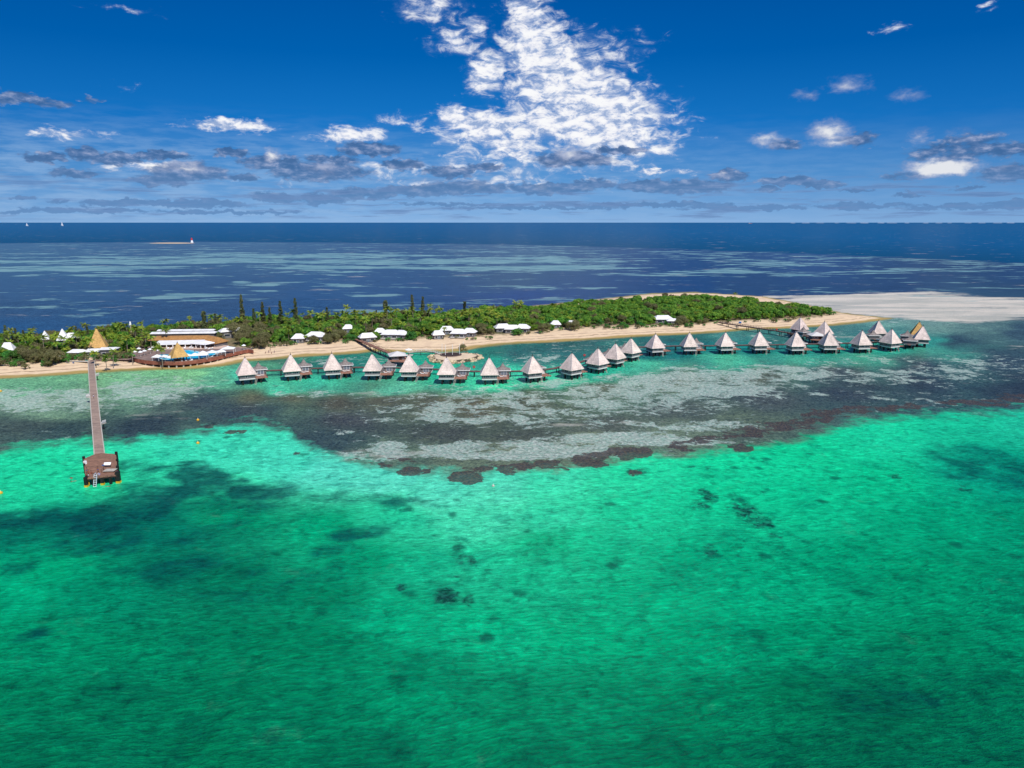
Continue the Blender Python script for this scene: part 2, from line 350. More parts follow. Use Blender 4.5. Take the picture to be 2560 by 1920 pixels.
M['olive'] = leaf('casuarina_foliage', (0.125, 0.135, 0.045), (0.205, 0.185, 0.085), sc=.6, ov=.2, tr=.1)
M['pineleaf'] = leaf('pine_needles', (0.05, 0.08, 0.03), (0.13, 0.145, 0.05), sc=.5, ov=.25, tr=.05)

# ------------------------------------------------------------------ outlines on the ground (traced, then laid on the sea plane)
front = [(-700, 985), (-300, 962), (0, 944), (78, 940), (221, 930), (358, 923), (488, 919), (553, 913), (612, 901), (676, 897), (762, 889), (835, 885), (893, 881),
         (931, 876), (965, 877), (1005, 879), (1060, 878), (1100, 878), (1140, 877), (1170, 872), (1192, 867), (1265, 859), (1319, 856), (1373, 854), (1468, 848),
         (1558, 842), (1649, 837), (1721, 834), (1800, 829), (1850, 824), (1986, 818), (2076, 813), (2144, 806), (2222, 796)]
back = [(2144, 788), (2092, 781), (2000, 760), (1904, 742), (1817, 736), (1736, 731), (1641, 733), (1560, 742), (1476, 751), (1360, 763), (1200, 779), (1000, 790), (800, 799), (560, 811),
        (400, 820), (200, 838), (0, 853), (-300, 872), (-700, 890)]
SHORE = np.array([G2(*p) for p in front+back])
vfront = [(-700, 945), (-300, 930), (0, 914), (80, 910), (130, 905), (225, 899), (330, 896), (430, 894), (560, 880), (640, 871), (700, 867), (760, 862), (860, 858), (900, 855), (1000, 856), (1060, 850), (1130, 848), (1180, 850),
          (1250, 843), (1330, 838), (1400, 828), (1450, 826), (1540, 822), (1604, 820), (1685, 820), (1757, 815), (1794, 811), (1873, 806), (1952, 804), (2031, 798), (2092, 788)]
vback = [(2020, 775), (1904, 757), (1817, 748), (1740, 745), (1641, 748), (1560, 753), (1476, 758), (1360, 769), (1200, 783), (1000, 794), (800, 803), (560, 815), (400, 824), (200, 842), (0, 857), (-300, 876), (-700, 896)]
vback = [(x, y+(9 if 1300 < x < 2000 else 5)) for x, y in vback]
VEG = np.array([G2(*p) for p in vfront+vback])
def sdist(poly, X, Y):
    """signed distance, positive inside"""
    d = np.full(X.shape, 1e18); ins = np.zeros(X.shape, bool); n = len(poly)
    for i in range(n):
        ax, ay = poly[i]; bx, by = poly[(i+1) % n]; ex, ey = bx-ax, by-ay
        t = np.clip(((X-ax)*ex+(Y-ay)*ey)/(ex*ex+ey*ey+1e-12), 0, 1)
        d = np.minimum(d, (X-ax-t*ex)**2+(Y-ay-t*ey)**2)
        c_ = ((ay > Y) != (by > Y)) & (X < ex*(Y-ay)/(ey if abs(ey) > 1e-12 else 1e-12)+ax); ins ^= c_
    d = np.sqrt(d); return np.where(ins, d, -d)
def vnoise(X, Y, s, seed=0):
    """cheap smooth value noise for mesh attributes"""
    x = X/s+seed*17.3; y = Y/s-seed*9.1; xi = np.floor(x).astype(np.int64); yi = np.floor(y).astype(np.int64); fx = x-xi; fy = y-yi
    fx = fx*fx*(3-2*fx); fy = fy*fy*(3-2*fy)
    def h(a, b):
        n = (a*374761393 + b*668265263 + seed*1442695) & 0x7fffffff; n = ((n ^ (n >> 13))*1274126177) & 0x7fffffff
        return ((n ^ (n >> 16)) & 0xffff)/65535.0
    return (h(xi, yi)*(1-fx)+h(xi+1, yi)*fx)*(1-fy)+(h(xi, yi+1)*(1-fx)+h(xi+1, yi+1)*fx)*fy
def attr_f(me, name, arr):
    a = me.attributes.new(name, 'FLOAT', 'POINT'); a.data.foreach_set('value', np.ascontiguousarray(arr, dtype=np.float32).ravel())
def attr_c(me, name, arr):
    a = me.attributes.new(name, 'FLOAT_COLOR', 'POINT'); a.data.foreach_set('color', np.concatenate([arr, np.ones((len(arr), 1))], 1).astype(np.float32).ravel())
def grid_mesh(name, X, Y, Z):
    r, c_ = X.shape; me = bpy.data.meshes.new(name)
    idx = np.arange(r*c_).reshape(r, c_)
    f = np.stack([idx[:-1, :-1], idx[:-1, 1:], idx[1:, 1:], idx[1:, :-1]], -1).reshape(-1, 4)
    me.vertices.add(r*c_); me.vertices.foreach_set('co', np.stack([X, Y, Z], -1).astype(np.float32).ravel())
    me.loops.add(f.size); me.loops.foreach_set('vertex_index', f.ravel().astype(np.int32))
    me.polygons.add(len(f)); me.polygons.foreach_set('loop_start', (np.arange(len(f))*4).astype(np.int32))
    me.update(calc_edges=True); me.polygons.foreach_set('use_smooth', [True]*len(f)); return me

# ------------------------------------------------------------------ island sand
gx, gy = np.meshgrid(np.arange(-620, 380, 2.5), np.arange(300, 760, 2.5))
sdv = sdist(SHORE, gx, gy); vgv = sdist(VEG, gx, gy)
hz_ = np.clip(sdv*0.075, -3.0, 1.7) + np.where(sdv > 2, (vnoise(gx, gy, 9, 3)-.5)*.35, 0) + np.where(vgv > 0, .25, 0)
hz_ += np.clip(vnoise(gx, gy, 14, 5)-.5, -.3, .3)*.5*np.clip(1-np.abs(sdv)/12, 0, 1)
def ground_z(x, y):
    s_ = float(sdist(SHORE, np.array([x]), np.array([y]))[0]); return max(0.0, min(1.7, s_*0.075))
me = grid_mesh('sand', gx, gy, hz_)
attr_f(me, 'sd', sdv); attr_f(me, 'vg', vgv)
m_ = bpy.data.materials.new('beach_sand'); m_.use_nodes = True; t = NT(m_.node_tree); b = t.n['Principled BSDF']
b.inputs['Roughness'].default_value = .9; b.inputs['Specular IOR Level'].default_value = .1
pos = t.node('ShaderNodeNewGeometry').outputs['Position']
sdn = t.m('ADD', t.attr('sd').outputs['Fac'], t.m('MULTIPLY', t.m('SUBTRACT', t.noise(pos, .12, 4), .5), 5.0))
vgn = t.m('ADD', t.attr('vg').outputs['Fac'], t.m('MULTIPLY', t.m('SUBTRACT', t.noise(pos, .15, 5, .65), .5), 26.0))
dry = t.mix(t.ss(t.noise(pos, .3, 5), .35, .7), (*[x for x in (0.80, 0.60, 0.39)], 1), (0.70, 0.51, 0.34, 1))
wet = t.mix(t.ss(sdn, 2.0, 5.5), (0.40, 0.28, 0.10, 1), dry)
wr = t.ss(t.m('ABSOLUTE', t.m('SUBTRACT', sdn, 9.5)), 1.1, .1)                    # line of weed thrown up by the tide
wet = t.mix(t.m('MULTIPLY', t.m('MULTIPLY', wr, t.ss(t.noise(pos, .25, 3), .3, .5)), .85), wet, (0.26, 0.15, 0.09, 1))
wr2 = t.ss(t.m('ABSOLUTE', t.m('SUBTRACT', sdn, 16)), 1.6, .1)
wet = t.mix(t.m('MULTIPLY', t.m('MULTIPLY', wr2, t.ss(t.noise(pos, .1, 5), .4, .55)), .75), wet, (0.40, 0.26, 0.18, 1))
wet = t.mix(t.m('MULTIPLY', t.ss(t.noise(pos, .35, 7, .75), .54, .68), .45), wet, (0.44, 0.30, 0.20, 1))
litter = t.mix(t.ss(t.noise(pos, .22, 5, .7), .38, .62), (0.07, 0.09, 0.03, 1), (0.30, 0.21, 0.13, 1))
t.put(b.inputs['Base Color'], t.mix(t.ss(vgn, -6, 6), wet, litter))
bn = t.node('ShaderNodeBump'); bn.inputs['Strength'].default_value = .5; bn.inputs['Distance'].default_value = .5
t.l.new(t.noise(pos, .6, 5, .7), bn.inputs['Height']); t.l.new(bn.outputs[0], b.inputs['Normal'])
me.materials.append(m_)
tag(link('sand', me), kind='structure', label='pale beach sand of the long island')

# ------------------------------------------------------------------ sea
ys = np.concatenate([[556.15, 556.25, 556.4, 556.6, 556.9], np.arange(557.5, 620, 1.5), np.arange(620, 760, 3), np.arange(760, 1000, 4), np.arange(1000, 2100, 7), [2150, 2300, 2500, 2800]])
xs = np.arange(-900, 3461, 9.0)
pxg, pyg = np.meshgrid(xs, ys[::-1])
a_ = (pxg-1280)/FPX; b_ = (960-pyg)/FPX; dz_ = -SP+b_*CP; tt = -CH/dz_
X = a_*tt; Y = (CP+b_*SP)*tt
KL = np.array((1.3, 0.97, 1.2))                                          # light level on a level surface: albedo = seen colour / KL
wx_ = (vnoise(X, Y, 22, 41)-.5)*60+(vnoise(X, Y, 8, 42)-.5)*26; wy_ = ((vnoise(X, Y, 22, 43)-.5)*26+(vnoise(X, Y, 8, 44)-.5)*12)*np.clip((pyg-700)/300, .15, 1)
def field(pts, k=3.6, sx_=1.0, sy_=2.2):
    """colour laid between survey points of the sea floor"""
    num = np.zeros(pxg.shape+(3,)); den = np.zeros(pxg.shape); gx_ = pxg+wx_; gy_ = pyg+wy_
    for x, y, col in pts:
        w = 1/(((gx_-x)*sx_)**2+((gy_-y)*sy_)**2+500)**(k/2)
        num += w[..., None]*np.array(lin(col)); den += w
    return num/den[..., None]
TQ = [(0, 1240, (40, 215, 165)), (150, 1190, (40, 215, 165)), (330, 1140, (60, 220, 175)), (560, 1110, (75, 228, 185)), (700, 1150, (85, 230, 190)), (480, 1110, (70, 225, 182)), (800, 1180, (105, 232, 198)), (950, 1210, (110, 232, 198)), (1100, 1240, (105, 232, 195)),
      (1250, 1220, (100, 228, 190)), (1400, 1200, (70, 222, 178)), (1600, 1180, (40, 215, 165)), (1800, 1150, (25, 208, 155)), (2000, 1130, (20, 205, 152)), (2200, 1080, (30, 205, 160)), (2400, 1060, (30, 195, 155)), (2560, 1050, (40, 190, 158)),
      (2450, 1160, (5, 160, 130)), (2560, 1200, (0, 150, 122)), (2200, 1220, (8, 190, 140)), (2350, 1300, (0, 175, 128)), (2560, 1320, (0, 160, 118)), (2000, 1250, (15, 200, 148)), (1800, 1250, (20, 205, 152)), (1600, 1280, (30, 212, 160)), (1400, 1300, (60, 220, 175)), (1200, 1300, (85, 225, 185)),
      (1000, 1290, (45, 205, 160)), (800, 1320, (0, 170, 122)), (600, 1300, (0, 150, 108)), (400, 1320, (0, 125, 100)), (200, 1300, (0, 115, 95)), (0, 1330, (0, 125, 100)), (100, 1420, (0, 175, 125)), (0, 1480, (0, 185, 135)), (250, 1480, (0, 150, 110)), (450, 1420, (0, 120, 92)),
      (600, 1450, (0, 130, 92)), (800, 1480, (0, 140, 98)), (900, 1400, (0, 165, 118)), (1050, 1420, (20, 195, 148)), (1200, 1430, (35, 205, 158)), (1350, 1450, (20, 200, 150)), (1500, 1400, (15, 195, 145)), (1600, 1500, (5, 190, 138)), (1450, 1350, (25, 200, 150)), (1350, 1360, (5, 180, 130)), (1750, 1400, (5, 175, 128)), (1900, 1480, (5, 185, 135)),
      (2100, 1400, (0, 165, 118)), (2300, 1450, (0, 160, 112)), (2560, 1450, (0, 150, 108)), (1000, 1550, (5, 185, 135)), (1250, 1580, (0, 195, 142)), (1450, 1600, (0, 185, 132)), (1700, 1620, (0, 172, 122)), (2000, 1600, (0, 160, 112)), (2300, 1620, (0, 145, 98)), (2560, 1600, (0, 150, 105)),
      (100, 1600, (0, 160, 112)), (350, 1620, (0, 145, 100)), (600, 1600, (0, 135, 92)), (800, 1620, (0, 140, 96)), (50, 1750, (0, 135, 92)), (300, 1780, (0, 128, 86)), (550, 1750, (0, 130, 88)), (800, 1780, (0, 132, 90)), (1050, 1720, (0, 150, 105)), (1300, 1760, (0, 145, 100)), (1500, 1750, (0, 152, 106)),
      (1750, 1780, (0, 140, 95)), (2000, 1750, (0, 128, 84)), (2200, 1760, (0, 110, 72)), (2400, 1780, (0, 118, 78)), (2560, 1750, (0, 125, 84)), (100, 1900, (0, 125, 84)), (500, 1900, (0, 122, 80)), (900, 1900, (0, 122, 82)), (1300, 1900, (0, 130, 88)), (1700, 1900, (0, 120, 80)), (2100, 1900, (0, 110, 72)), (2560, 1900, (0, 115, 76)), (1200, 2400, (0, 110, 74))]
# each survey table gives the colour of the bottom as seen through its depth of water; FL also holds painted hut reflections
FL = [(0, 620, (66, 98, 134)), (600, 620, (66, 96, 132)), (1280, 630, (64, 92, 128)), (2000, 660, (48, 75, 122)), (2560, 690, (42, 66, 108)), (0, 760, (60, 90, 130)), (600, 740, (58, 86, 126)), (1280, 700, (58, 84, 120)), (1900, 700, (44, 70, 112)), (2560, 730, (44, 64, 98)),
      (0, 840, (48, 92, 142)), (700, 790, (50, 86, 134)), (1300, 750, (40, 70, 130)), (1700, 720, (36, 68, 118)),
      (2000, 740, (42, 70, 112)), (2250, 725, (44, 68, 108)), (2560, 760, (44, 66, 100)), (2300, 770, (70, 92, 120)),
      (2230, 812, (125, 178, 176)), (2340, 806, (130, 175, 172)), (2180, 808, (105, 160, 162)), (2440, 818, (110, 150, 152)), (2300, 805, (125, 172, 172)), (2250, 820, (70, 135, 140)), (2420, 815, (105, 150, 152)), (2560, 830, (62, 88, 108)), (2400, 850, (52, 78, 98)), (2200, 830, (62, 132, 142)),
      (0, 960, (110, 180, 150)), (100, 955, (108, 176, 148)), (330, 940, (120, 186, 152)), (440, 935, (118, 188, 150)), (540, 940, (95, 175, 150)), (100, 1010, (128, 168, 150)), (330, 990, (118, 168, 148)), (400, 1010, (86, 112, 112)), (30, 1060, (78, 98, 100)), (150, 1080, (62, 86, 92)), (350, 1060, (58, 76, 88)), (500, 1000, (62, 80, 92)), (600, 1030, (62, 80, 92)),
      (600, 940, (70, 190, 170)), (680, 915, (85, 165, 140)), (700, 965, (70, 190, 165)), (850, 900, (40, 130, 125)), (780, 905, (60, 140, 125)), (800, 950, (60, 188, 168)), (960, 930, (50, 165, 155)), (1000, 965, (90, 185, 165)), (1100, 935, (20, 175, 150)), (1060, 915, (15, 165, 145)), (1200, 940, (60, 200, 172)), (1300, 930, (50, 200, 172)), (1250, 960, (60, 195, 165)), (1380, 945, (50, 190, 165)),
      (1230, 878, (34, 118, 118)), (1290, 885, (28, 100, 112)), (1400, 868, (32, 98, 110)), (1500, 860, (34, 100, 110)), (1420, 885, (26, 105, 116)), (1600, 855, (36, 100, 112)), (700, 905, (62, 122, 112)), (790, 915, (40, 120, 118)), (860, 915, (34, 118, 118)), (740, 925, (48, 132, 122)), (1300, 900, (30, 115, 120)), (1700, 852, (38, 100, 112)), (1950, 850, (55, 115, 122)), (1350, 880, (32, 105, 115)), (1250, 900, (25, 150, 140)), (1450, 865, (40, 105, 112)), (1340, 905, (35, 120, 125)), (1550, 855, (40, 125, 125)), (1650, 848, (38, 110, 118)), (1480, 920, (40, 180, 165)), (1620, 880, (15, 110, 125)), (1720, 875, (10, 115, 130)), (1800, 875, (20, 130, 140)), (1720, 845, (48, 115, 120)), (1850, 842, (70, 140, 145)), (1900, 870, (20, 135, 140)), (2000, 875, (25, 140, 145)), (2100, 870, (15, 145, 140)), (2060, 825, (72, 125, 132)), (2200, 870, (40, 165, 155)), (2150, 825, (62, 120, 130)), (2320, 860, (50, 150, 148)), (1600, 905, (70, 185, 165)), (1800, 898, (72, 178, 158)), (2000, 896, (70, 170, 155)), (2150, 890, (70, 165, 150)), (2340, 880, (72, 160, 150)),
      (620, 990, (95, 105, 92)), (730, 990, (92, 100, 88)), (850, 1000, (88, 92, 85)), (960, 1000, (92, 98, 88)), (1080, 1010, (95, 100, 88)), (1200, 1020, (98, 98, 82)), (1350, 1010, (88, 98, 85)), (900, 1050, (72, 80, 88)), (1100, 1080, (74, 84, 82)), (1300, 1090, (76, 88, 84)), (1500, 1070, (82, 95, 92)), (1700, 1040, (85, 100, 100)), (1900, 1000, (76, 88, 96)), (2100, 980, (62, 76, 90)), (2300, 960, (56, 72, 88)), (2560, 960, (52, 66, 82)), (1500, 970, (100, 112, 98)), (1700, 950, (105, 118, 102)), (1900, 940, (95, 108, 100)), (2100, 930, (72, 88, 98)), (2300, 910, (64, 82, 100)), (2500, 900, (58, 78, 98)), (800, 1100, (62, 84, 92)), (1100, 1140, (108, 128, 112)), (1300, 1125, (118, 135, 118)), (1500, 1100, (118, 138, 120)), (1700, 1080, (110, 132, 118)), (1850, 1060, (95, 115, 105)), (1000, 1150, (92, 120, 108))]  # opening points carry the brownish reflections of the huts in their colour
# outline of the sheltered deep side of the reef, and of the outer ocean
redge = [(-1000, 1150), (0, 1128), (90, 1112), (180, 1098), (255, 1111), (330, 1105), (400, 1088), (463, 1076), (555, 1060), (640, 1056), (717, 1072), (752, 1105), (833, 1140), (926, 1160), (1041, 1178), (1157, 1183), (1273, 1177), (1389, 1165), (1504, 1153), (1620, 1140), (1736, 1130), (1851, 1120), (1967, 1103), (2025, 1082), (2141, 1050), (2256, 1038), (2400, 1030), (2560, 1022), (3500, 990)]
oedge = [(-1000, 613), (0, 608.5), (370, 605.5), (480, 604.5), (800, 606.5), (1280, 611.5), (1600, 620), (1916, 630.5), (2200, 642), (2560, 659), (3500, 712)]
def over(edge): return np.interp(pxg, [p[0] for p in edge], [p[1] for p in edge])
wig = (vnoise(X, Y, 16, 1)-.5)*16+(vnoise(X, Y, 6, 2)-.5)*8
rd = pyg-over(redge)+wig                            # > 0: lagoon side
od = over(oedge)-pyg
lag = np.clip(rd/60+.5, 0, 1)
cl = field(TQ)*np.interp(pyg, [1180, 1300, 1600, 1920], [.93, .82, .78, .84])[..., None]*np.array((1, 1, .95))
mid = np.interp(pxg, [-900, 0, 600, 1360, 1904, 2222, 3400], [930, 900, 855, 805, 775, 793, 800]); kk = np.interp(pxg, [2150, 2400], [1.5, 26])
def sideof(q): return q[1] < np.interp(q[0], [-900, 0, 600, 1360, 1904, 2222, 3400], [930, 900, 855, 805, 775, 793, 800])
wb = 1/(1+np.exp(np.clip((pyg-mid)/kk, -40, 40)))[..., None]
cf = field([q for q in FL if sideof(q)])*wb+field([q for q in FL if not sideof(q)], sy_=3.0)*(1-wb)
deep = np.array(lin((2, 66, 108)))*np.ones(cl.shape)
tdp = np.clip(od/45, 0, 1)[..., None]; deep = deep*(1-tdp)+np.array(lin((0, 76, 128)))*tdp
def ell(lst, soft=.35, seed=4):
    acc = np.zeros(pxg.shape)
    w1 = (vnoise(X, Y, 9, seed)-.5)*.7+(vnoise(X, Y, 3.5, seed+1)-.5)*.45
    for x, y, rx, ry, a, rot in lst:
        ca, sa = math.cos(R(rot)), math.sin(R(rot)); dx = pxg-x; dy = pyg-y
        q = np.sqrt(((dx*ca+dy*sa)/rx)**2+((-dx*sa+dy*ca)/ry)**2)+w1
        acc = np.maximum(acc, a*np.clip((1.0-q)/soft+.5, 0, 1))
    return acc
dk = ell([(500, 1205, 120, 38, .8, 12), (380, 1240, 120, 35, .7, -8), (300, 1290, 150, 40, .65, -10), (640, 1232, 150, 24, .75, 3), (250, 1350, 190, 45, .55, -8), (60, 1300, 120, 32, .6, -10), (390, 1175, 80, 14, .6, -8), (330, 1160, 60, 16, .6, -5), (860, 1245, 200, 16, .5, 3),
          (900, 1330, 90, 14, .6, -8), (810, 1380, 70, 14, .55, -8), (540, 1330, 150, 30, .4, -8), (450, 1420, 180, 30, .4, -8), (80, 1590, 60, 16, .55, -10), (60, 1420, 60, 22, .5, -20), (280, 1390, 70, 16, .4, -10), (2480, 1170, 170, 50, .5, 10), (700, 1450, 220, 40, .25, -5), (2150, 1700, 200, 60, .3, 0), (2250, 1760, 140, 40, .4, 0), (600, 1265, 160, 22, .5, 0)], .8, 11)
gr = ell([(1125, 1490, 42, 22, .95, 6), (1172, 1500, 26, 20, .7, 0), (1160, 1402, 34, 15, .85, 5), (1005, 1466, 17, 10, .8, 0), (1145, 1440, 34, 8, .5, 0), (1765, 1237, 42, 16, .8, 22), (1750, 1262, 34, 10, .7, 15), (1860, 1270, 55, 18, .75, 18), (1900, 1300, 60, 16, .7, 20), (1960, 1305, 32, 10, .6, 25), (1940, 1340, 36, 10, .6, 20),
          (2240, 1194, 20, 6, .9, 8), (2412, 1223, 20, 6, .85, 5), (1775, 1375, 26, 13, .7, 20), (1835, 1385, 26, 11, .6, 20), (1900, 1318, 50, 12, .5, 20), (1835, 1245, 40, 14, .5, 15), (2010, 1162, 22, 5, .7, 5), (2090, 1172, 14, 4, .6, 5), (1590, 1180, 22, 9, .9, 0), (1960, 1200, 40, 5, .4, 10), (1130, 1600, 12, 5, .6, 0), (955, 1620, 14, 6, .5, 0), (2050, 1280, 20, 8, .4, 30), (1760, 1170, 60, 8, .5, 5), (1880, 1155, 40, 6, .4, 0), (1150, 1250, 18, 6, .5, 5), (2070, 1180, 60, 5, .3, 5), (1900, 1230, 30, 8, .4, 10)], .7, 21)
co = ell([(1040, 1180, 40, 12, 1, 0), (1165, 1186, 52, 17, 1, 5), (1150, 1200, 40, 12, .9, 8), (1190, 1170, 60, 8, .8, 0), (950, 1160, 34, 8, .8, 12), (1290, 1170, 50, 15, 1, -4), (1360, 1160, 45, 13, 1, -4), (1405, 1172, 20, 7, .9, 0), (1470, 1150, 52, 16, 1, -4), (1500, 1160, 28, 8, 1, 0), (1590, 1133, 50, 16, 1, -3), (1560, 1122, 45, 9, .8, 0), (1700, 1112, 60, 12, .85, -5), (1770, 1098, 60, 10, .8, -5), (1850, 1120, 50, 11, .9, 12), (1900, 1078, 110, 16, .85, -8), (1980, 1060, 130, 18, .8, -7), (2100, 1030, 110, 14, .8, -6), (2250, 1018, 100, 12, .8, -3), (2400, 1008, 100, 12, .8, -2), (2540, 1000, 80, 16, .8, -2), (1588, 1180, 22, 9, 1, 0),
          (590, 1080, 40, 7, .8, -3), (520, 1066, 25, 5, .5, 0), (690, 1075, 16, 4, .6, 0), (745, 1137, 18, 7, .7, 0), (690, 1146, 12, 5, .5, 0), (1240, 1160, 50, 7, .7, 0), (1010, 1150, 60, 6, .6, 5), (890, 1150, 25, 6, .5, 15), (1700, 1120, 40, 8, .8, 10)], .5, 31)
sh = sdist(SHORE, X, Y)                              # metres off the beach
shal = np.clip(1+sh/7.0, 0, 1)*(Y < 900)
bandfar = .30*np.clip(1-np.abs(pyg-655)/38, 0, 1)+.14*(pyg < 790)
for x, y, rx, ry, a in [(420, 652, 460, 12, 1), (150, 672, 420, 11, 1), (750, 640, 420, 8, 1), (800, 668, 260, 8, 1), (1000, 655, 500, 10, 1), (1250, 650, 330, 10, .9), (1300, 670, 380, 9, 1), (1750, 680, 260, 7, .95), (1980, 687, 90, 5, .9), (1430, 645, 200, 6, .7), (2240, 696, 60, 4, .9), (60, 655, 300, 7, .8), (1900, 654, 140, 3, .6), (460, 737, 90, 5, 1), (390, 745, 70, 5, .8), (660, 728, 50, 4, 1), (930, 739, 110, 5, 1), (500, 750, 60, 4, .9), (120, 750, 80, 5, .7), (230, 733, 80, 3, .7), (600, 706, 30, 2.5, .9), (905, 707, 80, 4, .7), (660, 713, 40, 3, .9), (850, 713, 60, 4, .6), (1020, 755, 40, 3, .8), (1180, 757, 60, 3, .8), (300, 690, 300, 4, .5), (1100, 690, 300, 4, .5), (1500, 720, 300, 4, .5), (700, 770, 200, 5, .5), (1250, 735, 200, 5, .5), (1600, 700, 300, 3, .5), (2300, 680, 300, 4, .5), (2100, 720, 200, 3, .6), (80, 768, 160, 6, .6), (160, 790, 120, 5, .55), (250, 812, 60, 4, .5), (2020, 640, 60, 2.2, .8), (2250, 650, 70, 2.2, .7), (2480, 664, 90, 2.2, .7), (1650, 629, 120, 2.2, .6), (1350, 616, 200, 2.5, .45), (1760, 676, 300, 5, .6)]:
    q = np.sqrt(((pxg-x)/rx)**2+((pyg-y)/ry)**2); bandfar = np.maximum(bandfar, a*np.clip(1.25-q, 0, 1))
# probability of pale sand patches between the weed on the reef flats
pp = np.zeros(pxg.shape)
for x, y, rx, ry, a in [(1400, 1030, 260, 55, .55), (1560, 1000, 260, 45, .75), (1750, 960, 300, 45, .8), (1950, 935, 250, 30, .7), (1500, 950, 200, 22, .5), (1750, 1010, 200, 35, .55), (2250, 945, 300, 25, .55), (2450, 920, 200, 40, .5), (2200, 900, 200, 20, .45), (1150, 1030, 200, 45, .6), (950, 1030, 200, 40, .35), (1000, 990, 160, 18, .5), (780, 985, 150, 14, .5), (1250, 1120, 330, 22, .85), (1550, 1095, 260, 20, .75), (1750, 1065, 200, 18, .6), (950, 1140, 160, 22, .6), (100, 1000, 260, 36, .75), (380, 975, 150, 40, .7), (650, 1010, 100, 20, .25), (150, 1090, 160, 25, .3), (2150, 985, 250, 14, .35), (1350, 900, 150, 25, .45), (1500, 870, 200, 22, .4), (900, 900, 200, 18, .4), (2000, 840, 300, 25, .3), (1350, 960, 120, 20, .6), (2200, 1030, 300, 14, .3), (2350, 800, 260, 20, .3), (760, 910, 120, 12, .3), (1280, 1135, 420, 16, .95), (1600, 1105, 300, 14, .85), (1300, 1000, 300, 40, .6), (1650, 985, 300, 40, .65), (2350, 1000, 260, 20, .4), (950, 1075, 250, 40, .3), (1180, 970, 150, 12, .5)]:
    q = np.sqrt(((pxg-x)/rx)**2+((pyg-y)/ry)**2); pp = np.maximum(pp, a*np.clip(1.5-q*1.1, 0, 1))
oc = np.clip(od/1.6+.5, 0, 1)[..., None]
base_c = cf*(1-oc)+deep*oc
me = grid_mesh('sea', X, Y, np.zeros(X.shape))
attr_c(me, 'floor_colour', np.clip(base_c/(np.array((1.0, .92, 1.04))/(1+(pyg > mid)[..., None]*np.array((.26, .06, -.09))))*(1+.3*np.clip((base_c[..., 1:2]-base_c[..., 0:1]-.12)/.3, 0, 1)), 0, .9).reshape(-1, 3))
flat_px = np.array([(1870, 748), (1904, 740), (2000, 738), (2100, 733), (2300, 732), (2450, 737), (2600, 744), (2800, 752), (2800, 800), (2560, 797), (2440, 810), (2330, 802), (2250, 793), (2215, 794), (2144, 790), (2087, 783), (2000, 768)], float)
fs_ = sdist(flat_px, pxg, pyg); attr_f(me, 'sandflat', np.clip(fs_/20+.45, 0, 1))
attr_c(me, 'lagoon_colour', np.clip(cl/KL/np.array((.8, .70, .68)), 0, .93).reshape(-1, 3)); attr_f(me, 'darkweed', dk); attr_f(me, 'lagoon', lag); attr_f(me, 'outer', oc[..., 0]); attr_f(me, 'patch', pp*(lag < .75)); attr_f(me, 'band', bandfar)
attr_f(me, 'coral', np.maximum(co, 0)); attr_f(me, 'weed', gr); attr_f(me, 'shallow', shal)
farw = np.clip((760-pyg)/20, 0, 1); attr_f(me, 'far', farw)
m_ = bpy.data.materials.new('sea_water'); m_.use_nodes = True; t = NT(m_.node_tree); t.n.clear()
out = t.node('ShaderNodeOutputMaterial')
pos = t.node('ShaderNodeNewGeometry').outputs['Position']
A = lambda n: t.attr(n).outputs['Fac']
KF = np.array((1.35, 1.22, 1.27))
def KP(rgb): return (*[float(v/k_) for v, k_ in zip(lin(rgb), KF)], 1)
def K(rgb): return (*[float(v/k_) for v, k_ in zip(lin(rgb), KL)], 1)
fc = t.attr('floor_colour').outputs['Color']
lagA, outA, patA, bandA, corA, weedA, shaA, farA = [A(n) for n in ('lagoon', 'outer', 'patch', 'band', 'coral', 'weed', 'shallow', 'far')]
nedge = t.noise(pos, .1, 8, .7, .3)
lagA = t.ss(t.m('ADD', lagA, t.m('MULTIPLY', t.m('SUBTRACT', nedge, .5), 1.7)), .25, .85)
lc = t.attr('lagoon_colour').outputs['Color']
lc = t.mix(t.m('MULTIPLY', t.ss(t.m('ADD', A('darkweed'), t.m('MULTIPLY', t.m('SUBTRACT', t.noise(pos, .11, 8, .66, .3), .5), 1.6)), .1, .85), .85), lc, K((4, 74, 76)))
flatA = t.m('MULTIPLY', t.m('SUBTRACT', 1, lagA), t.m('SUBTRACT', 1, outA))
nb = t.noise(pos, .035, 7, .68, .3); nm = t.noise(pos, .13, 6, .66, .2); nf = t.noise(pos, .55, 5, .65)
# reef flat: darker weed beds, paler ground, fine ripple light and shade painted in
nd = t.noise(pos, .06, 8, .72, .25); ng = t.noise(pos, .9, 5, .7); farI = t.m('SUBTRACT', 1, farA)
c = t.mix(t.m('MULTIPLY', t.m('MULTIPLY', flatA, .8), t.ss(nd, .5, .64)), fc, t.mix(1.0, fc, (0.78, 0.78, 0.8, 1), 'MULTIPLY'))
c = t.mix(t.m('MULTIPLY', t.m('MULTIPLY', flatA, t.m('MULTIPLY_ADD', farI, .5, .1)), t.ss(nd, .47, .33)), c, t.mix(1.0, c, (1.7, 1.65, 1.45, 1), 'MULTIPLY'))
c = t.mix(t.m('MULTIPLY', t.m('MULTIPLY', flatA, farI), t.ss(ng, .46, .62)), c, t.mix(1.0, c, (.5, .54, .6, 1), 'MULTIPLY'))  # wave ripple shading as a fine grain in the colour
nh = t.noise(pos, .3, 7, .7, .3)
c = t.mix(t.m('MULTIPLY', t.m('MULTIPLY', flatA, farI), t.ss(nh, .52, .64)), c, t.mix(1.0, c, (.6, .62, .68, 1), 'MULTIPLY'))
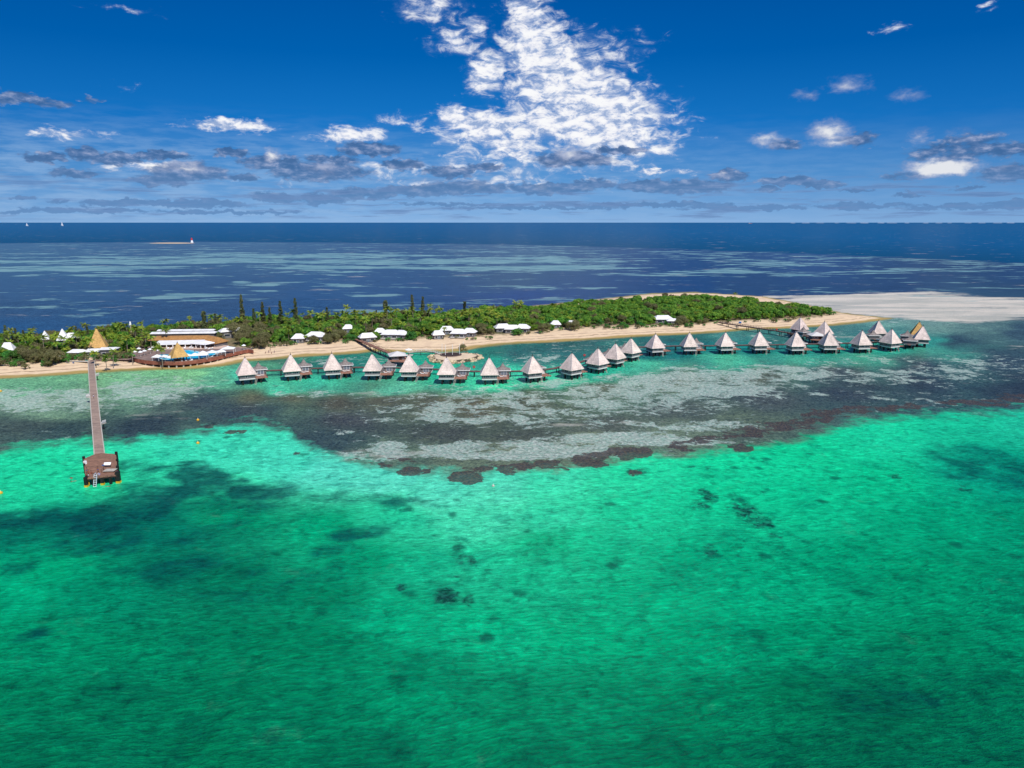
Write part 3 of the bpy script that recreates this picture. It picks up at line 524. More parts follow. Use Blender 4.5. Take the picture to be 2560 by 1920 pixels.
c = t.mix(t.m('MULTIPLY', t.m('MULTIPLY', flatA, farI), t.m('MULTIPLY', t.ss(nh, .45, .33), .7)), c, t.mix(1.0, c, (1.7, 1.6, 1.5, 1), 'MULTIPLY'))
c = t.mix(t.m('MULTIPLY', t.m('MULTIPLY', flatA, farI), t.m('MULTIPLY', t.ss(ng, .5, .3), .6)), c, t.mix(1.0, c, (1.5, 1.5, 1.4, 1), 'MULTIPLY'))
pv_ = t.m('ADD', t.m('ADD', t.noise(pos, .085, 10, .76, .35), t.m('MULTIPLY', t.m('SUBTRACT', nb, .5), .55)), t.m('MULTIPLY', patA, .3))
pv2 = t.m('ADD', t.noise(t.vm('MULTIPLY', pos, (.55, 1, 1)), .22, 9, .72, .4), t.m('MULTIPLY', patA, .24))
pm = t.m('MAXIMUM', t.m('MULTIPLY', t.ss(pv_, .665, .72), t.ss(patA, .02, .3)), t.m('MULTIPLY', t.ss(pv2, .66, .72), t.m('MULTIPLY', t.ss(patA, .0, .2), .8)))
c = t.mix(t.m('MULTIPLY', pm, t.mr(ng, .38, .6, 1.0, .42)), c, t.mix(t.ss(nf, .4, .6), KP((196, 224, 208)), KP((255, 255, 244))))
sfl = t.ss(t.m('ADD', A('sandflat'), t.m('MULTIPLY', t.m('SUBTRACT', t.noise(t.vm('MULTIPLY', pos, (.35, 1, 1)), .03, 8, .7), .5), 3.4)), .35, .75)
c = t.mix(t.m('MULTIPLY', sfl, .92), c, t.mix(t.ss(t.noise(t.vm('MULTIPLY', pos, (.3, 1, 1)), .03, 7, .68), .40, .60), (0.90, 0.79, 0.64, 1), (0.60, 0.57, 0.47, 1)))
c = t.mix(lagA, c, lc)
# far flats: long sand bars
fv = t.vm('MULTIPLY', pos, (.45, 1.0, 1)); nfar = t.noise(fv, .011, 7, .66, .2); nfar2 = t.noise(fv, .04, 5, .65)
bm_ = t.ss(t.m('ADD', t.m('ADD', t.m('MULTIPLY', t.m('SUBTRACT', nfar, .5), 3.0), t.m('MULTIPLY', bandA, .85)), t.m('MULTIPLY', t.m('SUBTRACT', nfar2, .5), 2.2)), .38, .62)
bm_ = t.m('MULTIPLY', bm_, t.m('MULTIPLY', flatA, t.ss(bandA, .0, .2)))
c = t.mix(t.m('MULTIPLY', bm_, .82), c, t.mix(t.ss(nfar2, .4, .6), KP((124, 166, 180)), KP((156, 192, 196))))
sp = t.m('MULTIPLY', t.m('MULTIPLY', t.ss(nfar2, .665, .7), flatA), farA)
c = t.mix(t.m('MULTIPLY', sp, .5), c, KP((130, 165, 185)))
# lagoon: mottled sand and weed, small coral heads; pale flecks and streaks of wave-focused sunlight painted in
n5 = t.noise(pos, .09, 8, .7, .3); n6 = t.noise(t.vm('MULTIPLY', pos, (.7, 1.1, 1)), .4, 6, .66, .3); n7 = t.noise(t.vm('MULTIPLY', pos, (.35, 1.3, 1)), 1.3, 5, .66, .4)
c = t.mix(t.m('MULTIPLY', t.m('MULTIPLY', lagA, .8), t.ss(n5, .47, .68)), c, t.mix(1.0, c, (0.5, 0.64, 0.68, 1), 'MULTIPLY'))
c = t.mix(t.m('MULTIPLY', t.m('MULTIPLY', lagA, .8), t.ss(n6, .5, .66)), c, t.mix(1.0, c, (0.6, 0.64, 0.64, 1), 'MULTIPLY'))
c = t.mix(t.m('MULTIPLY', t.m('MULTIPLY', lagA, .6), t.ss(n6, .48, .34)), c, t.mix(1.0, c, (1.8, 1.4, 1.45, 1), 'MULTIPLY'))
n8 = t.noise(pos, .19, 7, .68, .4)
c = t.mix(t.m('MULTIPLY', t.m('MULTIPLY', lagA, .9), t.ss(n8, .53, .68)), c, t.mix(1.0, c, (0.4, 0.6, 0.6, 1), 'MULTIPLY'))
c = t.mix(t.m('MULTIPLY', t.m('MULTIPLY', lagA, .6), t.ss(n7, .5, .68)), c, t.mix(1.0, c, (1.6, 1.4, 1.45, 1), 'MULTIPLY'))  # thin streaks of sunlight focused by the waves, put into the colour
vor = t.node('ShaderNodeTexVoronoi'); t.l.new(t.vm('ADD', pos, t.vm('MULTIPLY', t.noise(pos, .5, 3, col=True), (2.5, 2.5, 0))), vor.inputs['Vector']); vor.inputs['Scale'].default_value = .11
hd = t.m('MULTIPLY', t.ss(vor.outputs['Distance'], .26, .1), t.ss(t.m('ADD', t.noise(pos, .03, 3), t.m('MULTIPLY', t.attr('headfield').outputs['Fac'], .26)), .56, .66))
c = t.mix(t.m('MULTIPLY', t.m('MULTIPLY', hd, lagA), .75), c, K((8, 98, 76)))
c = t.mix(t.ss(t.m('ADD', weedA, t.m('MULTIPLY', t.m('SUBTRACT', t.noise(pos, .3, 8, .68, .4), .5), 2.4)), .3, .98), c, t.mix(t.ss(nf, .42, .6), K((6, 80, 58)), K((40, 116, 100))))
cm = t.ss(t.m('ADD', t.m('MULTIPLY', corA, .9), t.m('MULTIPLY', t.m('SUBTRACT', t.noise(pos, .13, 9, .68, .3), .5), 2.6)), .56, .7)
c = t.mix(t.m('MULTIPLY', cm, .9), c, t.mix(t.ss(t.noise(pos, 1.2, 4, .7), .42, .6), KP((72, 66, 68)), KP((124, 98, 78))))
# ankle-deep water over the beach sand
c = t.mix(t.m('MULTIPLY', t.ss(t.m('ADD', t.m('MULTIPLY', shaA, 1.15), t.m('MULTIPLY', t.m('SUBTRACT', nm, .5), .6)), .12, 1.0), .9), c, KP((196, 168, 100)))
# surface: short wind waves
wv = t.vm('MULTIPLY', pos, (.55, 1.5, 1))
rotn = t.node('ShaderNodeVectorRotate', rotation_type='Z_AXIS'); t.l.new(t.vm('ADD', pos, t.vm('MULTIPLY', t.noise(pos, .02, 2, col=True), (14, 14, 0))), rotn.inputs[0]); rotn.inputs['Angle'].default_value = R(-9)
w1 = t.noise(t.vm('MULTIPLY', rotn.outputs[0], (.34, 1.2, 1)), 1.15, 6, .66, .25)
w2 = t.noise(t.vm('MULTIPLY', rotn.outputs[0], (.6, 1.2, 1)), .22, 3, .5)
w1s = t.m('SUBTRACT', 1.0, t.m('ABSOLUTE', t.m('MULTIPLY', t.m('SUBTRACT', w1, .5), 3.2)))
hgt = t.m('ADD', t.m('MULTIPLY', w1s, .5), t.m('ADD', t.m('MULTIPLY', w1, .55), t.m('MULTIPLY', w2, .8)))
bn = t.node('ShaderNodeBump'); bn.inputs['Strength'].default_value = 1.0; bn.inputs['Distance'].default_value = 1.1; t.l.new(hgt, bn.inputs['Height'])
# foreshortened far sea keeps only a weak bump
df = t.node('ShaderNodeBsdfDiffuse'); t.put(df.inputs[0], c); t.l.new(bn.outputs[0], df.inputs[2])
gl = t.node('ShaderNodeBsdfGlossy'); gl.inputs['Roughness'].default_value = .12; b2_ = t.node('ShaderNodeBump'); b2_.inputs['Strength'].default_value = .3; b2_.inputs['Distance'].default_value = .7; t.l.new(hgt, b2_.inputs['Height']); t.l.new(b2_.outputs[0], gl.inputs['Normal']); gl.inputs[0].default_value = (.85, .92, 1, 1)
fr = t.node('ShaderNodeFresnel'); fr.inputs[0].default_value = 1.33; t.l.new(bn.outputs[0], fr.inputs['Normal'])
mx = t.node('ShaderNodeMixShader'); t.l.new(t.m('MINIMUM', t.m('MULTIPLY', fr.outputs[0], .6), .17), mx.inputs[0])
t.l.new(df.outputs[0], mx.inputs[1]); t.l.new(gl.outputs[0], mx.inputs[2]); t.l.new(mx.outputs[0], out.inputs[0])
hf = np.zeros(pxg.shape)
for x, y, rx, ry, a in [(1900, 1220, 350, 70, 1), (1200, 1300, 300, 80, .7), (1150, 1480, 250, 150, .8), (1500, 1380, 300, 100, .5), (700, 1150, 120, 30, .4), (1700, 1380, 250, 80, .7), (2100, 1130, 300, 60, .8), (1050, 1560, 200, 80, .5)]:
    hf = np.maximum(hf, a*np.clip(1.4-np.sqrt(((pxg-x)/rx)**2+((pyg-y)/ry)**2), 0, 1))
attr_f(me, 'headfield', hf)
me.materials.append(m_)
tag(link('sea', me), kind='structure', label='shallow turquoise lagoon, reef flats and open ocean')

# ------------------------------------------------------------------ overwater bungalows
def make_bungalow(gold=False, single=False):
    root = thing('overwater_bungalow', 'x', 'bungalow')
    MB().pyr((0, 0), 8.6, 8.6, 5.0, [(1, 5.0), (.96, 5.25), (.055, 12.35), (.055, 12.5)], .18).build('roof', M['gold' if gold else 'roof'], root)
    r = MB()
    for sx_, sy_ in ((-1, -1), (1, -1), (1, 1), (-1, 1)): r.bar((sx_*4.26, sy_*4.26, 5.12), (sx_*.2, sy_*.2, 12.5), .13, .09, 5)
    r.build('ridge_cap', M['gold' if gold else 'ridge'], root)
    MB().lathe((0, 0, 12.4), [(.34, 0), (.3, .3), (.12, .45), (.09, 1.0), (.03, 1.5)], 8).build('finial', M['timber'], root)
    MB().box((0, 0, 4.1), (6.9, 6.9, 2.0)).build('wall', M['wall'], root)
    MB().box((0, 0, 2.72), (6.0, 6.0, .8)).add(*MB_box((0, 0, 2.86), (7.15, 7.15, .5))).build('plinth', M['plinth'], root)
    def win(x, y, w, h, rz, n, z=4.15):
        ca, sa = math.cos(rz), math.sin(rz)
        f = MB(); f.box((0, 0, 0), (w+.24, .08, h+.24)); fo = f.build('window', M['sash'], root, loc=(x, y, z), rz=rz)
        p = MB()
        for i in range(n): p.box((-w/2+(i+.5)*w/n, -.06, 0), (w/n-.16, .06, h))
        p.build('pane', M['glass'], fo)
    if single: win(-.4, -3.46, .8, .9, 0, 1)
    else: win(-1.55, -3.46, 2.5, .8, 0, 3); win(1.55, -3.46, 2.5, .8, 0, 3)
    win(-3.46, 0, 2.2, .8, -math.pi/2, 2); win(3.46, -1.2, 2.2, .8, math.pi/2, 2)
    # bathroom wing behind on the right
    wr = MB().pyr((6.9, 9), 7.4, 5.8, 5.0, [(1, 5.0), (.42, 6.05), (.36, 6.25), (.02, 8.2), (.02, 8.3)], .1).build('wing_roof', M['small_roof'], root)
    g = MB()
    for (cx_, cy_, w_, d_) in ((6.9, 9-2.95, 7.6, .14), (6.9, 9+2.95, 7.6, .14), (6.9-3.75, 9, .14, 5.76), (6.9+3.75, 9, .14, 5.76)): g.box((cx_, cy_, 4.93), (w_, d_, .3))
    g.build('fascia_board', M['trim'], root)
    MB().lathe((6.9, 9, 8.2), [(.1, 0), (.07, .5), (.02, .8)], 6).build('wing_finial', M['timber'], root)
    MB().box((6.9, 9, 3.75), (6.2, 4.7, 2.24)).build('wing_wall', M['wall'], root)
    MB().box((3.6, 5.9, 3.8), (2.6, 5.0, 2.1)).box((3.6, 5.9, 4.95), (3.0, 5.2, .18)).build('passage', M['wall'], root)
    MB().box((6.9, 9, 2.5), (5.9, 4.4, .3)).box((10.0, 9, 2.7), (.2, 4.9, .5)).build('wing_plinth', M['plinth'], root)
    d = MB().box((0, 0, 0), (3.0, .1, 2.1)).build('door', M['trim'], root, loc=(7.3, 6.6, 3.72))
    MB().box((-.72, -.07, 0), (1.3, .06, 1.9)).box((.72, -.07, 0), (1.3, .06, 1.9)).build('pane', M['door'], d)
    MB().prism([(3.55, -1.5), (9.6, -1.5), (9.6, 6.55), (4.95, 6.55), (4.95, 3.35), (3.55, 3.35)], 2.3, 2.6).build('deck', M['deck'], root)
    b = MB()
    for x_ in (4.4, 6.0, 7.6, 9.2): b.box((x_, 2.0 if x_ > 5 else .4, 2.16), (.18, 7.2 if x_ > 5 else 3.4, .22))
    b.build('joist', M['timber'], root)
    rl = MB()
    for y_ in (-1.3, 1.2, 3.7, 6.2): rl.box((9.5, y_, 3.05), (.08, .08, .86))
    rl.box((9.5, 2.5, 3.5), (.1, 7.6, .08)); rl.box((9.5, 2.5, 3.1), (.05, 7.6, .05)); rl.build('railing', M['timber'], root)
    for x_, y_ in ((-2.0, -2.4), (1.9, -2.4), (-2.0, 2.4), (1.9, 2.4), (6.4, -.6), (6.0, 4.2), (5.0, 10.2), (8.8, 10.2), (8.8, 7.6)):
        MB().bar((x_, y_, -1.5), (x_, y_, 2.4), .42, .42, 8).build('pile', M['pile'], root)
    s_ = MB()
    for o_ in (-.35, .35): s_.bar((4.2+o_, -1.55, 2.5), (3.4+o_, -3.7, -.2), .06, .06, 4)
    for k in range(6): t_ = (k+.5)/6; s_.box((4.2-.8*t_, -1.55-2.15*t_, 2.5-2.7*t_), (.7, .24, .06))
    s_.build('stair', M['conc'], root)
    MB().box((7.6, 13.2, 2.86), (1.7, 3.8, .18)).build('gangway', M['walk'], root)
    return root
def MB_box(c_, s_):
    q = MB().box(c_, s_); return q.v, q.f
huts = [  # apex pixel, yaw away from facing the camera, size
 (612, 893, 6, 1.0), (726, 885, 5, 1.0), (829, 882, 3, 1.0), (930, 884, -7, 1.0), (1022, 886, -8, 1.0), (1116, 892, -5, 1.0), (1223, 893, 2, 1.0), (1331, 889, 26, 1.0), (1430, 882, 44, 1.0), (1495, 870, 52, 1.0),
 (1539, 858, 56, 1.0), (1578, 845, 55, 1.0), (1639, 834, 30, 1.0), (1724, 831, 17, 1.0), (1814, 830, 25, 1.0), (1899, 828, 25, 1.02), (1991, 829, 28, 1.03), (2074, 827, 24, 1.03), (2156, 825.5, 36, 1.04), (2230, 822, 52, 1.04)]
desc = ['leftmost of the row, with one small square window in front', 'second from the left end of the row', 'third from the left end of the row', 'directly in front of the shore end of the timber bridge', 'just right of the square pavilion at the bridge foot', 'in front of the round rock islet',
 'right of the rock islet, beside a red lifebuoy post', 'turned corner-on, where the row starts to bend back', 'lowest of the four on the diagonal stretch', 'second of the four up the diagonal stretch', 'third of the four up the diagonal stretch', 'topmost of the diagonal stretch', 'at the bend where the row turns to run right', 'second right of the bend', 'third right of the bend',
 'left of the far pavilion, near the long footbridge', 'in front of the hut by the long footbridge', 'in front of the far square pavilion', 'right of the far pavilion, third from the right end', 'second from the right end, boat moored beneath']
HD = ['at the left end of the row', 'second from the left end', 'third from the left end', 'in front of the timber bridge', 'right of the square pavilion', 'in front of the rock islet', 'just right of the islet', 'turned corner-on', 'lowest on the diagonal', 'second up the diagonal', 'third up the diagonal', 'topmost on the diagonal', 'at the bend', 'second right of the bend', 'third right of the bend', 'left of the far pavilion', 'by the long bridge end', 'before the far pavilion', 'third from the right end', 'second from the right end']
P_ = make_bungalow(); HUTS = []
def set_hut(o, ax, ay, rot, sc, label, absr=None, H=12.85):
    p = G(ax, ay, H*sc); b_ = math.atan2(p.x, p.y)
    o.location = (p.x, p.y, 0); o.rotation_euler = (0, 0, (-b_+R(rot)) if absr is None else R(absr)); o.scale = (sc, sc, sc)
    tag(o, label, 'bungalow', 'thatched overwater bungalows on piles'); HUTS.append(o); return o
PS = None
for i, (ax, ay, rot, sc) in enumerate(huts):
    if i == 0: o = make_bungalow(single=True)
    elif PS is None: PS = P_; o = P_
    else: o = copy_tree(P_)
    set_hut(o, ax, ay, rot, sc, 'pale pyramid roofed bungalow '+desc[i])
set_hut(copy_tree(P_), 2308, 814, 0, 1.03, 'pale pyramid roofed bungalow at the right end, small wing towards the viewer', 157)
set_hut(copy_tree(P_), 2001, 793, 0, 1.02, 'pale pyramid roofed hut behind the row, nearest the forest, by the long bridge', -152)
set_hut(copy_tree(P_), 2062, 803, 0, 1.02, 'pale pyramid roofed bungalow behind the row, just behind the far pavilion', -152)
set_hut(copy_tree(P_), 2197, 801, 0, 1.03, 'pale pyramid roofed bungalow behind the row, last but one on the right', -182)
go = make_bungalow(gold=True); set_hut(go, 2299, 804, 0, 1.02, 'bungalow with golden new thatch at the right end of the row', 157)

# ------------------------------------------------------------------ walkways on piles
def ribbon(name, pts, w, z, th, m, label, cat, group=None, step=9.0, pile_r=.22, rail=None, zbot=-1.5, kerb=None):
    """timber deck along a line of ground points"""
    c0 = pts[0]; root = thing(name, label, cat, (c0[0], c0[1], 0), 0, group)
    P2 = [Vector((p[0]-c0[0], p[1]-c0[1])) for p in pts]; zs = [p[2] if len(p) > 2 else z for p in pts]
    L, Rr = [], []
    for i, p in enumerate(P2):
        d = (P2[min(i+1, len(P2)-1)]-P2[max(i-1, 0)]).normalized(); nn = Vector((-d.y, d.x))
        L.append(p+nn*w/2); Rr.append(p-nn*w/2)
    def strip(o0, o1, za, zb):
        vs = []
        for i in range(len(P2)):
            l, r = L[i], Rr[i]; a, b = l.lerp(r, o0), l.lerp(r, o1)
            vs += [(a.x, a.y, zs[i]+zb), (b.x, b.y, zs[i]+zb), (b.x, b.y, zs[i]+za), (a.x, a.y, zs[i]+za)]
        k = len(P2); fs = [(0, 1, 2, 3), tuple(4*(k-1)+j for j in (3, 2, 1, 0))]
        for i in range(k-1): fs += [(4*i+j, 4*i+4+j, 4*i+4+(j+1) % 4, 4*i+(j+1) % 4) for j in range(4)]
        return vs, fs
    MB().add(*strip(0, 1, -th, 0)).build('deck', m, root)
    MB().add(*strip(.1, .2, -th-.3, -th-.02)).add(*strip(.8, .9, -th-.3, -th-.02)).build('beam', M['timber'], root)
    if kerb:
        for a, b in ((-.04, .06), (.94, 1.04)): MB().add(*strip(a, b, .003, .2)).build('kerb', kerb, root)
    acc = 0.0; posts = []
    for i in range(len(P2)-1):
        seg = (P2[i+1]-P2[i]); ln = seg.length; q = step-acc
        while q < ln:
            f = q/ln; posts.append((L[i].lerp(L[i+1], f), Rr[i].lerp(Rr[i+1], f), zs[i]*(1-f)+zs[i+1]*f)); q += step
        acc = (acc+ln) % step
    for l, r, zz in posts[:48]:
        for u in (.12, .88):
            p = l.lerp(r, u); MB().bar((p.x, p.y, zbot), (p.x, p.y, zz-th-.02), pile_r, pile_r, 6).build('pile', M['pile'], root)
    if rail:
        for side in (L, Rr):
            q = MB()
            for i in range(len(P2)-1):
                n_ = max(1, int((P2[i+1]-P2[i]).length/2.2))
                for k in range(n_):
                    p = side[i].lerp(side[i+1], k/n_); zz = zs[i]+(zs[i+1]-zs[i])*k/n_; q.box((p.x, p.y, zz+.5), (.1, .1, 1.0))
                q.bar((*side[i], zs[i]+1.0), (*side[i+1], zs[i+1]+1.0), .05, .05, 4); q.bar((*side[i], zs[i]+.55), (*side[i+1], zs[i+1]+.55), .03, .03, 4)
            q.build('railing', rail, root)
    return root
wpx = [(655, 926), (700, 924.5), (785, 920), (888, 917.5), (985, 918), (1081, 922), (1184, 927.5), (1285, 927), (1340, 926), (1385, 920), (1440, 907), (1470, 899), (1513, 881), (1549, 867), (1609, 866.5), (1685, 864), (1775, 863.5), (1861, 862), (1954, 860.6), (2035, 859), (2119, 857), (2189, 854), (2262, 846)]
wp = [G(x, y, 2.98) for x, y in wpx]
ribbon('walkway', wp, 2.1, 2.98, .25, M['walk'], 'long brown timber walkway on piles linking all the overwater bungalows', 'walkway')
b1 = [G(888, 845, 3.4), G(905, 853, 3.4), G(940, 868, 3.2), G(978, 884, 3.0), G(990, 892, 3.0)]
b1 = [(p.x, p.y, z) for p, z in zip(b1, (3.2, 3.4, 3.3, 3.1, 3.0))]
ribbon('footbridge', b1, 2.6, 3, .3, M['deck'], 'reddish timber bridge from the beach down to the square pavilion', 'bridge', 'bridges from the beach to the bungalows', 8, .2, M['timber'])
b2 = [G(1797, 805, 3.2), G(1847, 813, 3.2), G(1943, 827, 3.1), G(2010, 838, 3.0), G(2034, 845, 3.0)]
b2 = [(p.x, p.y, z) for p, z in zip(b2, (3.2, 3.3, 3.2, 3.0, 3.0))]
ribbon('footbridge', b2, 2.2, 3, .3, M['walk'], 'long dark timber bridge crossing from the green point to the far pavilion', 'bridge', 'bridges from the beach to the bungalows', 9, .2, M['timber'])
b3 = [G(1020, 883, 1.8), G(1042, 878.5, 2.2), G(1065, 877.5, 2.4), G(1086, 880, 2.2), G(1102, 886, 1.8)]
b3 = [(p.x, p.y, z) for p, z in zip(b3, (2.0, 2.3, 2.5, 2.3, 1.9))]
ribbon('footbridge', b3, 1.3, 3, .2, M['conc'], 'thin pale arched footbridge leading to the round rock islet', 'bridge', None, 8, .12, M['trim'])
def pavilion(ax, ay, rz, label, deck):
    p = G(ax, ay, 7.2); root = thing('pavilion', label, 'pavilion', (p.x, p.y, 0), rz, 'square pavilions where the bridges meet the walkway')
    MB().pyr((0, 0), 9.6, 9.6, 5.3, [(1, 5.3), (.05, 7.2), (.05, 7.25)], .2).build('roof', M['plinth'], root)
    MB().box((0, 0, 4.15), (6.9, 6.9, 2.2)).build('wall', M['wall'], root)
    dd = MB().box((1.2, -3.5, 3.95), (1.6, .1, 1.9)).build('door', M['timber'], root)
    w = MB().box((-1.4, -3.5, 4.3), (1.8, .1, .8)).build('window', M['trim'], root); MB().box((-1.4, -3.57, 4.3), (1.5, .05, .6)).build('pane', M['glass'], w)
    MB().prism(deck, 2.7, 3.02).build('deck', M['deck'], root)
    for x_, y_ in ((-3, -3), (3, -3), (-3, 3), (3, 3), (4.6, -6.5), (-4.4, -5)): MB().bar((x_, y_, -1.5), (x_, y_, 2.69), .3, .3, 8).build('pile', M['pile'], root)
    return root
pavilion(993, 878, R(16), 'white hip roofed pavilion at the foot of the reddish timber bridge', [(-5, -5), (-4.6, 5), (5, 5), (6.2, -7.5), (3.5, -11)])
pavilion(2042, 830, R(-4), 'pale hip roofed pavilion where the long dark bridge ends, among the far huts', [(-5, -5), (-5, 5), (5, 5), (5, -9), (2, -10)])
def lounger():
    o = thing('sun_lounger', 'x', 'sun lounger')
    MB().box((0, -.2, .32), (.72, 1.3, .1)).build('mattress', M['canvas'], o)
    MB().add([(-.36, .45, .28), (.36, .45, .28), (.36, 1.0, .75), (-.36, 1.0, .75), (-.36, .45, .38), (.36, .45, .38), (.36, .96, .84), (-.36, .96, .84)], [(3, 2, 1, 0), (4, 5, 6, 7), (0, 1, 5, 4), (1, 2, 6, 5), (2, 3, 7, 6), (3, 0, 4, 7)]).build('backrest', M['canvas'], o)
    MB().box((0, .1, .22), (.78, 1.9, .08)).box((-.3, -.7, .09), (.06, .06, .18)).box((.3, -.7, .09), (.06, .06, .18)).box((-.3, .8, .09), (.06, .06, .18)).box((.3, .8, .09), (.06, .06, .18)).build('frame', M['conc'], o)
    return o
LG = None
def put_lounger(x, y, z, rz, label, group):
    global LG
    if LG is None: LG = lounger(); o = LG
    else: o = copy_tree(LG)
    o.location = (x, y, z); o.rotation_euler = (0, 0, rz); tag(o, label, 'sun lounger', group); return o
for i, h in enumerate(HUTS[:20]):
    mw = Matrix.Translation(h.location) @ Matrix.Rotation(h.rotation_euler.z, 4, 'Z') @ Matrix.Scale(h.scale.x, 4)
    for dx, dy, a_ in ((5.9, 2.6, 80), (7.6, 3.4, 90)):
        p = mw @ Vector((dx, dy, 2.6)); put_lounger(p.x, p.y, p.z, h.rotation_euler.z+R(a_), 'white '+('left' if dx < 7 else 'right')+' sunbed on the deck of the hut '+HD[i], 'sunbeds on the hut decks')

# ------------------------------------------------------------------ jetty
jp = [G(227.5, 903, 2.6), G(232, 960, 2.6), G(239, 1040, 2.6), G(248.5, 1134.5, 2.6)]
jt = ribbon('jetty', jp, 2.9, 2.6, .35, M['pier'], 'long greyed timber jetty running from the beach out over the reef', 'jetty', None, 7.5, .24, None, kerb=M['conc'])
j0 = jp[0]
def bay(px, py, side, label):
    a = G(px, py, 2.6); o = thing('bench_bay', label, 'bench', (a.x, a.y, 0), R(-14), 'benches jutting from the side of the jetty')
    MB().box((0, 0, 2.45), (2.0, 1.8, .25)).build('platform', M['conc'], o); MB().box((side*.7, 0, 3.0), (.4, 1.7, .45)).build('seat', M['plinth'], o); MB().box((side*.92, 0, 3.4), (.1, 1.7, .6)).build('backrest', M['plinth'], o)
    MB().bar((0, .5, -1.5), (0, .5, 2.3), .16, .16, 6).build('pile', M['pile'], o)
bay(223.5, 992, -1, 'pale bench bay on the left side of the jetty'); bay(255.5, 1057, 1, 'pale bench bay on the right side of the jetty, nearest the sea end'); bay(240.5, 938, 1, 'pale bench bay on the right side of the jetty, nearest the beach')
hc = G(252, 1165, 2.6)
corn = [(208.7, 1147), (241, 1134), (258, 1133), (290, 1135.5), (294, 1187), (214, 1196)]
hp = [(G(x, y, 2.6).x-hc.x, G(x, y, 2.6).y-hc.y) for x, y in reversed(corn)]
hd_ = thing('swimming_platform', 'dark brown square swimming platform at the sea end of the jetty', 'platform', (hc.x, hc.y, 0))
MB().prism(hp, 2.3, 2.61).build('deck', M['head'], hd_)
fb = MB()
for i in range(len(hp)):
    a, b = hp[i], hp[(i+1) % len(hp)]; fb.bar((a[0], a[1], 2.13), (b[0], b[1], 2.13), .16, .16, 4)
fb.build('beam', M['timber'], hd_)
def hxy(px, py, z=2.6): q = G(px, py, z); return q.x-hc.x, q.y-hc.y
for px, py, hh, r_ in ((209.5, 1147, 3.4, .3), (211, 1164, 3.2, .22), (214, 1196, 3.0, .42), (216.5, 1193, 3.1, .26), (291, 1136, 3.5, .3), (292.6, 1152, 3.2, .24), (294, 1170, 3.4, .3), (294.5, 1186, 3.5, .5), (290.5, 1186.5, 3.2, .3), (254.5, 1191, 2.2, .38), (232, 1193, 2.2, .3), (275, 1189, 2.2, .3), (240, 1150, 2.2, .3), (262, 1160, 2.2, .3)):
    x, y = hxy(px, py); MB().box((x, y, hh/2-.75), (r_*2, r_*2, hh+1.5)).build('pile', M['pile'], hd_)
    if r_ >= .38: MB().box((x, y, .22), (r_*2.2, r_*2.2, .75)).build('fender', M['yellow'], hd_)
x, y = hxy(220, 1193); MB().box((x, y-.1, 1.0), (.5, .2, 1.6)).build('fender', M['yellow'], hd_)
def adder(px, py):
    p = G(px, py, 2.6); o = thing('swim_ladder', 'pale blue metal ladder hanging from the jetty head into the water', 'ladder', (p.x, p.y, 0), R(2))
    q = MB()
    for s_ in (-.42, .42): q.bar((s_, .9, 2.62), (s_, .9, 3.5), .06, .06, 6).bar((s_, .9, 3.5), (s_, -.1, 3.4), .06, .06, 6).bar((s_, -.1, 3.4), (s_, -1.5, -.6), .07, .07, 6)
    q.build('rail', mat('pale_blue_metal', (.5, .62, .72), .4), o)
    q = MB()
    for k in range(7): t_ = (k+.6)/8; q.box((0, -.1-1.4*t_, 3.4-4.0*t_), (.84, .22, .08))
    q.build('rung', M['trim'], o)
adder(240, 1192)
p = G(268.5, 1160, 3.6); o = thing('sign_board', 'tilted white board on two posts on the jetty head', 'sign', (p.x, p.y, 2.61), R(4))
MB().add([(-1.0, -.35, .75), (1.0, -.35, .75), (1.0, .35, 1.35), (-1.0, .35, 1.35), (-1.0, -.38, .82), (1.0, -.38, .82), (1.0, .32, 1.42), (-1.0, .32, 1.42)], [(3, 2, 1, 0), (4, 5, 6, 7), (0, 1, 5, 4), (1, 2, 6, 5), (2, 3, 7, 6), (3, 0, 4, 7)]).build('board', M['canvas'], o)
for s_ in (-.8, .8): MB().bar((s_, 0, 0), (s_, 0, 1.05), .06, .06, 6).build('post', M['timber'], o)
p = G(276, 1176, 2.9); o = thing('slatted_bench', 'wide pale slatted bench on the right of the jetty head', 'bench', (p.x, p.y, 2.61), R(4))
q = MB()
for k in range(5): q.box((0, -1.1+k*.5, .45), (3.2, .3, .07))
q.build('seat', M['conc'], o)
for sx_ in (-1.4, 1.4): MB().box((sx_, 0, .21), (.12, 2.3, .4)).build('leg', M['timber'], o)
p = G(259, 1172, 3.2); o = thing('railing_frame', 'thin dark upright frame standing beside the white board on the jetty head', 'railing', (p.x, p.y, 2.61), R(4))
MB().bar((0, 0, 0), (0, 0, 1.9), .06, .06, 6).bar((0, -1.5, 0), (0, -1.5, 1.0), .05, .05, 6).bar((0, 0, .9), (0, -1.5, .9), .04, .04, 5).build('post', M['timber'], o)
MB().box((0, 0, 1.7), (.7, .06, .3)).build('plate', M['blue'], o)
p = G(212.8, 1158, 2.9); o = thing('lifebuoy_box', 'small white box with a dark ring on the left edge of the jetty head', 'box', (p.x, p.y, 2.61), R(-14))
MB().box((0, 0, .5), (.7, .7, 1.0)).build('case', M['canvas'], o); MB().lathe((0, -.36, .55), [(.18, -.04), (.26, 0), (.18, .04)], 10).build('ring', M['red'], o)

